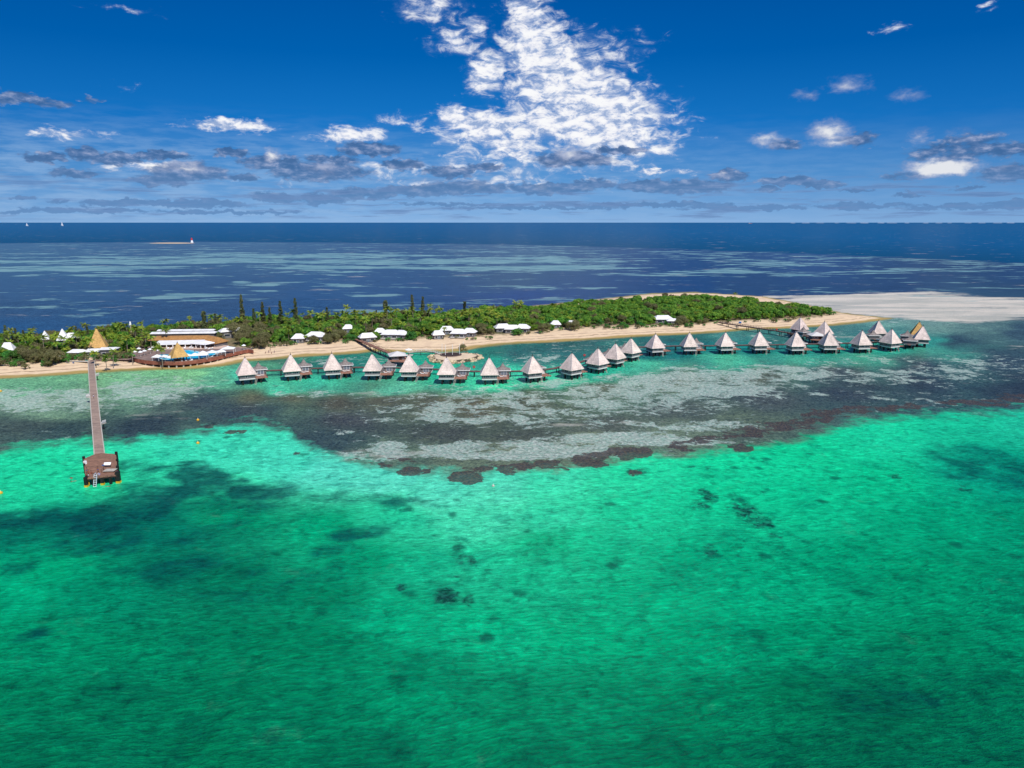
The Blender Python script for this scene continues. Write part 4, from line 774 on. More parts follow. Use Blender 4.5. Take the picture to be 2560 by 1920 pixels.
# ------------------------------------------------------------------ people (one skinned body each, hair and swimwear as children)
def body(name, J, E):
    me = bpy.data.meshes.new(name); me.from_pydata([j[:3] for j in J], E, [])
    o = bpy.data.objects.new(name, me); COL.objects.link(o)
    sk = o.modifiers.new('s', 'SKIN'); ss = o.modifiers.new('b', 'SUBSURF'); ss.levels = 1; ss.render_levels = 1
    for i, j in enumerate(J):
        v = me.skin_vertices[0].data[i]; v.radius = (j[3], j[3] if len(j) < 5 else j[4]); v.use_root = (i == 0)
    dg = bpy.context.evaluated_depsgraph_get(); nm = bpy.data.meshes.new_from_object(o.evaluated_get(dg))
    bpy.data.objects.remove(o); nm.name = name; nm.materials.clear(); nm.materials.append(M['skin'])
    nm.polygons.foreach_set('use_smooth', [True]*len(nm.polygons)); return nm
def joints(pose):
    if pose == 'stand':
        hip = [(0, 0, .95)]; kn = [(-.11, -.02, .5), (.11, -.02, .5)]; an = [(-.12, .02, .08), (.12, .02, .08)]; to = [(-.12, -.14, .04), (.12, -.14, .04)]
        ch, nk, hd_ = (0, 0, 1.35), (0, 0, 1.5), (0, -.02, 1.66); eb = [(-.26, .02, 1.12), (.26, .02, 1.12)]; hn = [(-.27, -.08, .86), (.27, -.08, .86)]; sh_ = [(-.19, 0, 1.42), (.19, 0, 1.42)]
    elif pose == 'sit':
        hip = [(0, 0, .14)]; kn = [(-.13, -.42, .42), (.13, -.42, .42)]; an = [(-.13, -.72, .08), (.13, -.72, .08)]; to = [(-.13, -.88, .04), (.13, -.88, .04)]
        ch, nk, hd_ = (0, .02, .56), (0, 0, .7), (0, -.04, .87); eb = [(-.28, .05, .38), (.28, .05, .38)]; hn = [(-.2, -.22, .42), (.2, -.22, .42)]; sh_ = [(-.19, 0, .63), (.19, 0, .63)]
    else:
        hip = [(0, 0, .02)]; kn = [(-.12, -.45, -.02), (.14, -.42, .02)]; an = [(-.16, -.85, -.04), (.2, -.84, -.04)]; to = [(-.17, -.98, -.02), (.22, -.97, -.02)]
        ch, nk, hd_ = (0, .42, .05), (0, .58, .06), (0, .74, .1); eb = [(-.42, .5, 0), (.42, .46, 0)]; hn = [(-.6, .68, 0), (.62, .6, 0)]; sh_ = [(-.19, .5, .05), (.19, .5, .05)]
    hips = [Vector(hip[0])+Vector((s_*.1, 0, -.02)) for s_ in (-1, 1)]; mid = Vector(hip[0]).lerp(Vector(ch), .5)
    J = [(*hip[0], .14, .11), (*mid, .125, .09), (*ch, .155, .1), (*nk, .055), (*hd_, .095, .1), (*(Vector(hd_)+(Vector(hd_)-Vector(nk)).normalized()*.1), .08)]
    E = [(0, 1), (1, 2), (2, 3), (3, 4), (4, 5)]
    for k in (0, 1):
        b_ = len(J); J += [(*hips[k], .095), (*kn[k], .06), (*an[k], .042), (*to[k], .035)]; E += [(0, b_), (b_, b_+1), (b_+1, b_+2), (b_+2, b_+3)]
        b_ = len(J); fing = Vector(hn[k])+(Vector(hn[k])-Vector(eb[k])).normalized()*.1
        J += [(*sh_[k], .06), (*eb[k], .042), (*hn[k], .03), (*fing, .02)]; E += [(2, b_), (b_, b_+1), (b_+1, b_+2), (b_+2, b_+3)]
    return J, E, Vector(hip[0]), Vector(hd_), mid
BODY = {}
def person(pose, loc, rz, label, wear='swim_b', sc=1.0, group=None, shirt=None):
    if pose not in BODY:
        J, E, hip, hdp, mid = joints(pose); BODY[pose] = (body('body', J, E), hip, hdp, mid)
    bm_, hip, hdp, mid = BODY[pose]
    o = link('person', bm_, None, loc, rz); o.scale = (sc,)*3; tag(o, label, 'person', group)
    h = MB().lathe((hdp.x, hdp.y+.02, hdp.z+.0), [(.05, -.09), (.115, -.03), (.125, .05), (.1, .12), (.03, .165)], 8)
    h.build('hair', M['hair'], o)
    w = MB()
    if pose == 'float': w.lathe((hip.x, hip.y, hip.z-.1), [(.12, 0), (.16, .06), (.16, .16), (.1, .2)], 8)
    else: w.lathe((hip.x, hip.y, hip.z-.13), [(.15, 0), (.17, .08), (.16, .2), (.14, .24)], 10)
    w.build('swimwear', M[wear], o)
    if shirt: MB().lathe((mid.x, mid.y, mid.z-.15), [(.15, 0), (.16, .1), (.18, .28), (.16, .38)], 10).build('shirt', M[shirt], o)
    return o
def pp_(px, py, z=2.61): q = G(px, py, z); return (q.x, q.y, z)
gs = 'people sitting together at the left front corner of the jetty head'
person('stand', pp_(218, 1183), R(200), 'dark haired person standing rearmost in the group at the left of the jetty head', 'swim_b', 1, gs)
person('sit', pp_(217, 1190), R(30), 'person sitting on the left front edge of the jetty head, in red', 'swim_r', 1, gs)
person('sit', pp_(221.5, 1191), R(-10), 'person in white top sitting at the front edge left of the ladder', 'swim_b', 1, gs, 'shirt')
person('stand', pp_(222, 1188), R(60), 'tanned person standing behind the seated pair on the jetty head', 'swim_r', 1, gs)
person('sit', pp_(228, 1184), R(100), 'person crouching slightly apart from the group on the jetty head', 'swim_r', 1, gs)
person('stand', pp_(245.5, 1181), R(40), 'person bending beside a bag in the middle of the jetty head', 'swim_b', 1)
person('stand', pp_(240.5, 1200, 1.5), R(180), 'bather climbing the ladder at the front of the jetty head', 'swim_r', .95)
person('stand', pp_(234.5, 996), R(10), 'person in a pale shirt walking along the jetty', 'swim_b', 1, None, 'shirt')
person('float', pp_(270, 1216, .02), R(-80), 'bather floating flat in the water in front of the jetty head', 'swim_r', 1)
person('float', pp_(178.5, 1196, 0), R(40), 'swimmer left of the jetty head, farther of two', 'swim_r', 1)
person('float', pp_(184.5, 1203, 0), R(120), 'swimmer left of the jetty head, nearer of two', 'swim_b', 1)
person('float', pp_(274, 942, .02), R(-95), 'snorkeller with dark top near the beach, right of the jetty', 'swim_b', 1.1)
lb = ['leftmost sunbather sitting on the sand by the end of the pool boardwalk', 'second person standing on the sand near the pool boardwalk end', 'third person on the sand, sitting, near the pool boardwalk end', 'rightmost person standing on the sand near the pool boardwalk end', 'person standing behind the sunbathers on the sand']
for (px, py, po, a), l_ in zip(((664, 883.5, 'sit', 0), (672, 883, 'stand', 50), (679, 884, 'sit', 20), (686, 883, 'stand', 80), (676, 879, 'stand', 0)), lb):
    q = G(px, py, .9); person(po, (q.x, q.y, ground_z(q.x, q.y)), R(a), l_, 'swim_r' if px % 2 else 'swim_b', 1, 'people on the beach left of the first hut')
for i, (px, py) in enumerate(((1237+632, 741), (1900, 742), (1906, 742))):
    if i == 0: continue
    q = G(px, py, .3); person('stand', (q.x, q.y, 0.0), R(30), 'person standing on the sand spit behind the forest, '+('left' if i == 1 else 'right')+' of two', 'swim_b', 1, 'people on the far sand spit')
q = G(244.5+4, 1186, 2.61); o = thing('beach_bag', 'small blue bag on the jetty head beside a bending person', 'bag', (q.x, q.y, 2.61))
MB().box((0, 0, .16), (.5, .3, .3), .3, .8).build('pouch', mat('lilac_cloth', (.35, .3, .6), .8), o); MB().bar((-.15, 0, .3), (0, 0, .5), .02, .02, 4).bar((0, 0, .5), (.15, 0, .3), .02, .02, 4).build('handle', M['timber'], o)

# ------------------------------------------------------------------ floats and small craft
def buoy(px, py, label, m='yellow', s_=1.0):
    q = G(px, py); o = thing('mooring_buoy', label, 'buoy', (q.x, q.y, 0), 0, 'yellow marker buoys', s_)
    MB().lathe((0, 0, -.3), [(.05, 0), (.4, .15), (.55, .4), (.5, .75), (.2, .98), (.05, 1.02)], 12).build('float', M[m], o, True)
    MB().bar((0, 0, .7), (0, 0, 1.15), .05, .05, 5).build('ring', M['trim'], o)
buoy(495, 1051, 'yellow buoy on the weed bed edge, farther of the two right of the jetty'); buoy(495, 1109, 'yellow buoy over pale sand, nearer of the two right of the jetty'); buoy(2, 979, 'yellow buoy at the left edge of the view, near the beach'); buoy(2, 1234, 'yellow buoy at the left edge of the view, nearest the viewer')
buoy(1233, 1216, 'small white and orange buoy in front of the coral heads', 'conc', .8)
def kayak(px, py, z, rz, m, label, L=3.4, grp='kayaks and boards lying on the beach'):
    q = G(px, py, z); o = thing('kayak', label, 'kayak', (q.x, q.y, z if z < .1 else ground_z(q.x, q.y)+.02), rz, grp)
    n = 9; vs = []; 
    for i in range(n):
        t_ = i/(n-1)*2-1; w = .38*(1-abs(t_)**2.4)+.02; vs += [(-w, t_*L/2, .2+.18*t_*t_), (-w*.6, t_*L/2, .02+.1*t_*t_), (w*.6, t_*L/2, .02+.1*t_*t_), (w, t_*L/2, .2+.18*t_*t_), (0, t_*L/2, .3+.16*t_*t_)]
    fs = [(5*i+j, 5*i+(j+1) % 5, 5*i+5+(j+1) % 5, 5*i+5+j) for i in range(n-1) for j in range(5)]+[(4, 3, 2, 1, 0), tuple(5*(n-1)+j for j in range(5))]
    MB().add(vs, fs).build('hull', M[m], o); MB().lathe((0, -.2, .3), [(.28, -.06), (.26, .05), (.2, .06)], 10).build('seat', M['timber'], o)
kayak(184, 910.5, 1, R(40), 'blue', 'bright blue kayak on the sand left of the jetty'); kayak(169, 911, 1, R(70), 'conc', 'grey blue kayak on the sand, between the tent and the blue kayak'); kayak(133, 905, 1.2, R(20), 'teal', 'turquoise and white kayak stack left of the small bush on the beach', 3.8)
kayak(191, 897.5, 1.5, R(80), 'teal', 'turquoise board under the palms left of the jetty', 3); kayak(216, 904, 1.2, R(60), 'teal', 'teal board by the shore end of the jetty', 3)
kayak(2218, 877, .02, R(70), 'canvas', 'white boat moored under the hut second from the right end', 5, None)
def lifepost(wx, wy, label):
    q = G(wx, wy, 4.1); o = thing('lifebuoy_post', label, 'lifebuoy', (q.x, q.y, 2.98), 0, 'red lifebuoy posts on the walkways')
    MB().bar((0, 0, 0), (0, 0, 1.1), .09, .09, 6).build('post', M['timber'], o)
    r_ = MB(); r_.tube([(.45*math.cos(a), -.12, 1.35+.45*math.sin(a)) for a in [k*math.pi/6 for k in range(13)]], [.22]*13, 6).build('ring', M['red'], o)
lifepost(1185, 918.5, 'red lifebuoy on the walkway left of the hut right of the islet'); lifepost(1461, 889, 'red lifebuoy on the walkway behind the diagonal row of huts'); lifepost(1941.5, 824, 'red lifebuoy box on the long dark bridge')
q = G(1850, 808, 3.6); o = thing('luggage_cart', 'small bright blue cart on the long dark bridge near the trees', 'cart', (q.x, q.y, 3.3), R(-30))
MB().box((0, 0, .8), (1.5, 2.4, .9)).build('body', M['blue'], o); MB().box((0, .2, 1.75), (1.4, 1.5, .12)).box((.6, .9, 1.45), (.08, .08, .5)).box((-.6, .9, 1.45), (.08, .08, .5)).box((.6, -.4, 1.45), (.08, .08, .5)).box((-.6, -.4, 1.45), (.08, .08, .5)).build('canopy', M['canvas'], o)
for sx_ in (-.75, .75):
    for sy_ in (-.8, .8): MB().bar((sx_-.08, sy_, .28), (sx_+.08, sy_, .28), .28, .28, 10).build('wheel', M['timber'], o)

# ------------------------------------------------------------------ far things: light tower, sandbank, sails, ships
q = G(480, 606.5); o = thing('lighthouse', 'squat white tower with a red top on a far sandbank', 'lighthouse', (q.x, q.y, 0))
k_ = q.y/1778.0
MB().lathe((0, 0, 0), [(3.6*k_, 0), (3.4*k_, 1.5*k_), (2.6*k_, 1.6*k_), (2.1*k_, 6*k_)], 12).build('tower', M['canvas'], o); MB().lathe((0, 0, 6*k_), [(2.5*k_, 0), (2.5*k_, 1.6*k_), (1.6*k_, 1.8*k_), (1.6*k_, 4.0*k_), (.4*k_, 5.6*k_)], 12).build('lantern', M['red'], o)
sb = []
for i in range(28):
    a = i/28*2*math.pi; sb.append(G2(430+56*math.cos(a)*(1+.06*math.sin(5*a)), 608+.9*math.sin(a)))
cb = np.mean(sb, 0); sbr = MB(); n = len(sb)
sbr.add([(x, y, 0.02) for x, y in sb]+[(cb[0]+(x-cb[0])*.8, cb[1]+(y-cb[1])*.8, 1.2) for x, y in sb]+[(cb[0], cb[1], 1.6)], [(i, (i+1) % n, n+(i+1) % n, n+i) for i in range(n)]+[(n+i, n+(i+1) % n, 2*n) for i in range(n)])
tag(sbr.build('sandbank', mat('orange_sand', (.62, .45, .28), .9), None, True), 'thin orange sandbank on the far reef edge', None, None, 'structure')
def sail(px, py, hpx, label):
    q = G(px, py); k = q.y/1778.0; o = thing('sailboat', label, 'sailboat', (q.x, q.y, 0), R(70), 'white sailing yachts near the horizon', k)
    MB().add([(-.6, -3, 0), (.6, -3, 0), (.9, 0, 0), (0, 4, .2), (-.9, 0, 0), (-.8, -3, 1), (.8, -3, 1), (1.2, 0, 1), (0, 4.6, 1.4), (-1.2, 0, 1)], [(4, 3, 2, 1, 0), (5, 6, 7, 8, 9), (0, 1, 6, 5), (1, 2, 7, 6), (2, 3, 8, 7), (3, 4, 9, 8), (4, 0, 5, 9)]).build('hull', M['canvas'], o)
    MB().bar((0, .5, 1), (0, .5, hpx), .12, .06, 5).build('mast', M['trim'], o)
    for a, b in ((-2.8, .35), (.7, 4)): MB().add([(0, a, 1.3), (0, b, 1.3), (0, .5, hpx-.5), (.15, a, 1.3), (.15, b, 1.3), (.15, .5, hpx-.5)], [(0, 1, 2), (5, 4, 3), (0, 3, 4, 1), (1, 4, 5, 2), (2, 5, 3, 0)]).build('sail', M['canvas'], o)
sail(68, 565, 8, 'tiny white sailing yacht on the far ocean, the left one'); sail(156, 564.5, 10, 'tiny white sailing yacht on the far ocean, the right one')
def lump(px, wpx_, hpx_, label, name, cat, m):
    q = G(px, 556.35); k = q.y/1778.0; o = thing(name, label, cat, (q.x, q.y, 0), 0, None, k)
    MB().lathe((0, 0, -.1), [(wpx_/2, 0), (wpx_*.42, hpx_*.5), (wpx_*.2, hpx_)], 14).build('shore', M[m], o)
    MB().bar((-wpx_*.08, 0, hpx_*.8), (-wpx_*.08, 0, hpx_*2.6), .5, .3, 6).build('tower', M['canvas'], o)
lump(1612, 44, 1.8, 'low dark islet with a white beacon on the horizon', 'distant_islet', 'islet', 'bark')
q = G(1876, 559); k = q.y/1778; o = thing('cargo_ship', 'long low red ship near the horizon', 'ship', (q.x, q.y, 0), 0, None, k)
MB().box((0, 0, .4), (8, 1.6, 1.0)).build('hull', mat('faded_red', (.35, .16, .16), .7), o); MB().box((-3, 0, 1.4), (1.4, 1.4, 1.2)).build('bridge', M['trim'], o)
for i in range(16):
    px = 1985+i*36+random.uniform(-8, 8); q = G(px, 557.6); k = q.y/1778
    f_ = MB().box((0, 0, .2), (random.uniform(9, 26), 2, random.uniform(.35, .7)))
    o = f_.build('surf_line', M['canvas'], None, loc=(q.x, q.y, 0)); o.scale = (k, k, k); tag(o, 'thin white line of breakers on the horizon at the right', 'surf', 'breakers along the right horizon')

# ------------------------------------------------------------------ rock islet
ic = G(1135, 893.5, .6); ir = 13.5
isl = MB(); n = 36; ringv = []
prof = [(1.12, -1.0), (1.02, 0.0), (.94, 1.1), (.8, 1.55), (.45, 1.6), (.0, 1.65)]
vs = []
for r_, z_ in prof[:-1]:
    for j in range(n):
        a = j/n*2*math.pi; w = 1+.07*math.sin(3*a+1)+.04*math.sin(7*a); vs.append((ic.x+ir*r_*w*math.cos(a), ic.y+ir*r_*w*math.sin(a), z_))
vs.append((ic.x, ic.y, 1.65))
isl.add(vs, [(i*n+j, i*n+(j+1) % n, (i+1)*n+(j+1) % n, (i+1)*n+j) for i in range(4) for j in range(n)]+[(4*n+j, 4*n+(j+1) % n, 5*n) for j in range(n)])
def dark_rim(t, c_, k):
    s_ = t.node('ShaderNodeSeparateXYZ'); t.l.new(k, s_.inputs[0])
    return t.mix(t.ss(s_.outputs[2], 1.42, 1.2), c_, (0.07, 0.055, 0.035, 1))  # shaded gaps between the boulders painted as a dark rim
tag(isl.build('islet', mat('islet_sand', (.70, .54, .37), .9, .12, .3, fn=dark_rim), None, True), 'round sandy top of the rock-edged islet', None, None, 'structure')
def rock_mesh(seed):
    import bmesh
    bm = bmesh.new(); bmesh.ops.create_icosphere(bm, subdivisions=2, radius=1)
    for v in bm.verts:
        p = v.co.copy(); v.co *= 1+.45*noise.noise(p*1.1+Vector((seed*7, 0, 0)))+.15*noise.noise(p*3+Vector((0, seed, 0)))
        v.co.z *= .7
    me = bpy.data.meshes.new('boulder'); bm.to_mesh(me); bm.free(); me.materials.append(M['rock']); return me
RK = [rock_mesh(i) for i in range(4)]
def rock(x, y, z, s_, label, grp):
    o = link('boulder', random.choice(RK), None, (x, y, z)); o.scale = (s_*random.uniform(.8, 1.3), s_*random.uniform(.8, 1.2), s_*random.uniform(.8, 1.1)); o.rotation_euler = (random.uniform(-.5, .5), random.uniform(-.5, .5), random.uniform(0, 6.3)); tag(o, label, 'boulder', grp)
for i in range(118):
    a = random.uniform(0, 2*math.pi)
    if math.sin(a) > .5 and random.random() < .7: continue
    r_ = ir*(random.uniform(.93, 1.14)); w = 1+.07*math.sin(3*a+1)+.04*math.sin(7*a)
    rock(ic.x+r_*w*math.cos(a), ic.y+r_*w*math.sin(a), (1.14*ir-r_)/(.2*ir)*.95+.05, random.uniform(.7, 1.25), 'tan boulder in the ring of rocks edging the round islet', 'boulders round the islet')
for i in range(34):
    px = random.uniform(368, 575); py = np.interp(px, [368, 435, 500, 575], [913, 914, 909, 899])+random.uniform(-3, 2); q = G(px, py, .2)
    rock(q.x, q.y, .15, random.uniform(.35, .9), 'brown boulder at the waterline under the curved pool deck', 'boulders under the pool deck')
for (px, py), l_ in zip(((1105, 885), (1113.5, 888), (1131, 887), (1148.5, 886), (1158, 879.5)), ('leftmost', 'second from left', 'middle', 'second from right', 'rightmost')):
    q = G(px, py, 1.6); o = thing('flag_pole', 'white pole on the rock islet, '+l_+' of five', 'pole', (q.x, q.y, 1.6), 0, 'white poles on the rock islet')
    MB().bar((0, 0, 0), (.15, 0, 6.0), .13, .1, 6).build('mast', M['canvas'], o); MB().lathe((0, 0, -.2), [(.4, 0), (.35, .3)], 8).build('foot', M['conc'], o)
q = G(1127, 886, 1.9); o = thing('fire_pit', 'round dark brown sunken seating circle on the rock islet', 'seating', (q.x, q.y, 1.6))
MB().lathe((0, 0, 0), [(6.2, 0), (6.2, .35), (5.6, .35), (5.6, .1)], 28).build('rim', M['walk'], o); MB().lathe((0, 0, .05), [(5.5, 0), (5.5, .08)], 28).build('floor', M['timber'], o)
q = G(1022, 887, 1.7)
def umbrella(x, y, z, label, w=3.4, m='canvas', grp='white parasols', h=2.6):
    o = thing('parasol', label, 'parasol', (x, y, z), random.uniform(0, 1), grp)
    MB().lathe((0, 0, h), [(w/2, 0), (w/2*.96, .07), (w*.2, .5), (.05, .75)], 8).build('canopy', M[m], o); MB().bar((0, 0, 0), (0, 0, h+.5), .05, .05, 6).build('pole', M['trim'], o); MB().lathe((0, 0, 0), [(.35, 0), (.3, .12)], 8).build('base', M['conc'], o)
umbrella(q.x, q.y, 2.0, 'lone white parasol by the pavilion, at the start of the arched footbridge', 4.4)
q = G(1022, 888, 1.8); o = thing('landing', 'small pale landing carrying the lone parasol beside the pavilion', 'platform', (q.x, q.y, 0)); MB().box((0, 0, 1.85), (4.5, 4, .25)).build('deck', M['conc'], o)
for sx_ in (-1.8, 1.8): MB().bar((sx_, 0, -1), (sx_, 0, 1.7), .15, .15, 6).build('pile', M['pile'], o)

# ------------------------------------------------------------------ pool terrace
GZ = 1.7
dpx = [(333, 896), (345, 899.5), (362, 902.5), (381, 904.3), (400, 905.6), (420, 906.2), (440, 906.2), (458, 905.4), (476, 903.8), (493, 901.8), (510, 899.2), (527, 896.2), (544, 892.6), (558, 889.2), (571, 885.8), (585, 882.6), (598, 879.8), (610, 877.0), (621, 875.2), (634, 877.2)]
dbk = [(628, 870), (600, 868), (560, 868), (540, 862), (390, 862), (345, 874), (325, 886)]
fpt = [G(x, y, 3.0) for x, y in dpx]; bpt = [G(x, y, 3.0) for x, y in dbk]; c0 = fpt[6]
dk_ = thing('pool_terrace', 'curved timber pool terrace with a red plank skirt above the beach', 'terrace', (c0.x, c0.y, 0))
MB().prism([(p.x-c0.x, p.y-c0.y) for p in fpt+bpt], 2.75, 3.0).build('deck', M['pool_deck'], dk_)
sk = MB(); wq = MB(); nf_ = len(fpt)
dirs = []
for i, p in enumerate(fpt):
    d = (fpt[min(i+1, nf_-1)]-fpt[max(i-1, 0)]).normalized(); dirs.append(Vector((d.y, -d.x, 0)))
for off0, off1, za, zb, tgt in ((.02, .16, 1.55, 3.42, sk),):
    vs = []
    for p, nn in zip(fpt, dirs):
        for o_, z_ in ((off0, za), (off1, za), (off1, zb), (off0, zb)): vs.append((p.x-c0.x+nn.x*o_, p.y-c0.y+nn.y*o_, z_))
    tgt.add(vs, [(4*i+j, 4*i+4+j, 4*i+4+(j+1) % 4, 4*i+(j+1) % 4) for i in range(nf_-1) for j in range(4)]+[(0, 1, 2, 3), tuple(4*(nf_-1)+j for j in (3, 2, 1, 0))])
sk.build('skirt', M['fascia'], dk_)
for i in range(1, nf_-1):
    p = fpt[i]; nn = dirs[i]; MB().box((p.x-c0.x-nn.x*.5, p.y-c0.y-nn.y*.5, .9), (.7, .5, 3.6)).build('post', M['conc'], dk_)
rl = MB()
for i in range(nf_-1):
    a, b = fpt[i]-c0, fpt[i+1]-c0; rl.bar((a.x, a.y, 3.5), (b.x, b.y, 3.5), .09, .09, 4)
rl.build('handrail', M['pier'], dk_)
p1, p2 = G(226, 900, 2.3), G(336, 899.5, 2.3)
ribbon('boardwalk', [(p1.x, p1.y, 2.2), ((p1.x+p2.x)/2, (p1.y+p2.y)/2+2, 2.4), (p2.x, p2.y, 2.75)], 3.0, 2.4, .3, M['pool_deck'], 'grey timber boardwalk along the top of the beach between jetty and pool', 'boardwalk', None, 6, .15)
p1, p2 = G(150, 903, 1.5), G(222, 905.5, 2.0)
ribbon('boardwalk', [(p1.x, p1.y, 1.9), (p2.x, p2.y, 2.4)], 1.6, 2.4, .2, M['conc'], 'pale narrow boardwalk left of the shore end of the jetty', 'boardwalk', None, 6, .15)
pool_px = [(386, 889), (395, 894.5), (408, 898.2), (422, 900), (436, 900.6), (452, 900.4), (470, 899), (488, 896.6), (505, 893.8), (520, 890.6), (533, 887), (545, 882.6), (553, 878.4), (548, 875.8), (535, 876.4), (520, 879.2), (503, 880), (490, 876.6), (470, 874.4), (455, 876), (440, 882), (420, 886), (400, 886)]
pv = [G(x, y, 3.2) for x, y in pool_px]; po = thing('swimming_pool', 'curved turquoise swimming pool on the timber terrace', 'pool', (c0.x, c0.y, 0))
cen = sum(pv, Vector())/len(pv)
MB().prism([(p.x-c0.x, p.y-c0.y) for p in pv], 3.003, 3.08).build('rim', M['poolrim'], po)
MB().prism([((cen.x+(p.x-cen.x)*.97)-c0.x, (cen.y+(p.y-cen.y)*.92)-c0.y) for p in pv], 3.06, 3.12).build('water', M['pool'], po)
def shade(px, py, w, d, h, label, rz=0.0, z0=3.0, m='canvas', wave=0, name='shade_canopy', cat='canopy', grp='white shade canopies round the pool'):
    q = G(px, py, z0+h+.8); o = thing(name, label, cat, (q.x, q.y, z0), rz, grp)
    n_ = max(1, wave); r_ = MB()
    for k in range(n_):
        r_.pyr((-w/2+(k+.5)*w/n_, 0), w/n_+.02*k, d, h, [(1, h+.08*(k % 2)), (.55, h+.55+.08*(k % 2)), (.05, h+1.2), (.05, h+1.25)], .1)
    r_.build('roof', M[m], o)
    for k in range(n_+1):
        for y_ in (-d*.42, d*.42): MB().bar((-w*.46+w*.92*k/n_, y_, 0), (-w*.46+w*.92*k/n_, y_, h), .1, .1, 6).build('post', M['trim'], o)
shade(410, 889, 13, 4.5, 2.2, 'white scalloped canopy over the left end of the pool', R(-14), wave=3)
shade(487, 884, 13, 5, 2.4, 'white scalloped canopy over the middle of the pool', R(18), wave=3)
shade(530, 877, 14, 5, 2.4, 'white scalloped canopy over the right end of the pool', R(30), wave=3)
shade(570, 867.5, 7, 6, 2.8, 'single white square canopy on dark posts, right of the pool', R(10))
shade(620-55, 0+866, .1, .1, .1, 'x') if False else None
def cone_hut(ax, ay, H, w, z0, z1, rz, label, open_=True):
    q = G(ax, ay, z1); o = thing('thatched_pavilion', label, 'pavilion', (q.x, q.y, 0), rz, None)
    MB().pyr((0, 0), w, w, z1-H, [(1, z1-H), (.95, z1-H+.3), (.03, z1-.1), (.03, z1)], .2).build('roof', M['gold'], o)
    MB().lathe((0, 0, z1-.2), [(.3, 0), (.1, .5), (.03, 1.2)], 6).build('finial', M['timber'], o)
    for sx_ in (-1, 0, 1):
        for sy_ in (-1, 1): MB().box((sx_*w*.36, sy_*w*.36, (z0+z1-H)/2), (.4, .4, z1-H-z0)).build('post', M['timber'], o)
    MB().box((0, 0, z0+.6), (w*.5, w*.3, 1.1)).build('bar_counter', M['walk'], o)
    return o
cone_hut(443, 856, 7.4, 8.6, 3.0, 13.0, R(38), 'tall golden thatched pyramid pavilion standing in the pool')
ch_ = cone_hut(240, 820.7, 10.6, 9.6, 1.7, 16.2, R(22), 'tallest golden thatched pyramid, above the shore end of the jetty')

# ------------------------------------------------------------------ buildings on the island
BXY = []
def house(px, py, w, d, rz, label, eave=3.0, ridge=5.6, m='white', hip=.35, group='white roofed bungalows among the trees', wall='wall', over=.8, z0=GZ, name='beach_bungalow', cat='bungalow', porch=False):
    q = G(px, py, z0+ridge); a = R(rz); o = thing(name, label, cat, (q.x, q.y, z0), a, group); BXY.append((q.x, q.y, max(w, d)*.5+.5, label))
    ww, dd = w-over*2, d-over*2
    MB().box((0, 0, eave/2-.3), (ww, dd, eave+.5)).build('wall', M[wall], o)
    hx = max(.04, (w-d*(1-hip))/w) if w > d else .05
    MB().pyr((0, 0), w, d, eave, [((1, 1), eave), ((hx, .04), ridge), ((hx*.98, .03), ridge+.03)], .22).build('roof', M[m], o)
    for k in (-1, 1):
        f = MB().box((k*ww*.25, -dd/2-.02, eave*.52), (ww*.28, .1, 1.5)).build('window', M['trim'], o); MB().box((k*ww*.25, -dd/2-.1, eave*.52), (ww*.28-.3, .06, 1.25)).build('pane', M['glass'], f)
    MB().box((0, -dd/2-.03, 1.05), (1.1, .1, 2.1)).build('door', M['door'], o)
    if porch:
        MB().box((0, -dd/2-1.7, .5), (ww, 3.2, .2)).build('porch', M['conc'], o); r_ = MB()
        for k in range(5): r_.box((-ww/2+ww*k/4, -dd/2-3.2, .95), (.1, .1, .8))
        r_.box((0, -dd/2-3.2, 1.35), (ww, .1, .1)).build('railing', M['trim'], o)
    return o
house(746, 834, 8.5, 8, 5, 'small white hip roof left of the big one behind grey trees, near the third hut')
house(790, 829, 13, 10, -8, 'wide white roofed bungalow half hidden behind grey trees', porch=True)
house(870, 811, 8, 7, 10, 'white roof deep in the trees behind the timber bridge')
house(918, 832, 11, 7, 25, 'long white roof just right of the start of the timber bridge')
house(978, 824, 12.5, 10, -3, 'large white hip roofed bungalow facing the beach beside the timber bridge', porch=True); house(950, 820, 8, 7, 0, 'white roof tucked behind the left of the large beachfront bungalow'); house(1003, 825, 9, 8, -20, 'white roof adjoining the right of the large beachfront bungalow')
house(1117, 815, 10, 7, 5, 'white roof at the back left of the group behind the islet'); house(1147, 822, 11, 8.5, -6, 'white roofed bungalow with glazed front, behind the islet', porch=True); house(1095, 826, 8, 5, 20, 'low white roof at the left of the group behind the islet'); house(1174, 820, 9, 7, -15, 'white roof at the right of the group behind the islet')
house(1257, 809, 12, 9, 12, 'leftmost white roof of three right of the islet'); house(1281, 812, 11, 8, -5, 'middle white roof of three right of the islet'); house(1307, 810, 10, 8, -12, 'rightmost white roof of three right of the islet')
house(1389, 801, 8, 7, 0, 'small white roof showing through trees, left of two'); house(1428, 801, 7, 6, 10, 'small white roof showing through trees, right of two')
house(1657, 788, 15, 10, 6, 'lone large white roofed bungalow at the edge of the forest'); house(1682, 796, 9, 6, -8, 'small white annex right of the lone large bungalow', ridge=4.6)
house(155, 822, 6.5, 6.5, 20, 'steep white pyramid roof rising above the palms, the taller', eave=5, ridge=11.5, group=None); house(111, 827, 5, 5, 20, 'steep white pyramid roof rising above the palms, the smaller', eave=5, ridge=10, group=None)
house(177, 832, 7, 6, 10, 'white hip roof just right of the taller white pyramid', eave=5.4, ridge=8.6, group=None)
house(18, 856, 7, 6, 15, 'pink white building with stepped roof at the left edge', eave=5, ridge=9, group=None, wall='terrace'); house(44, 871, 11, 7, 10, 'pale pink house at the left edge behind olive trees', eave=3.4, ridge=5, group=None, wall='terrace', m='terrace')
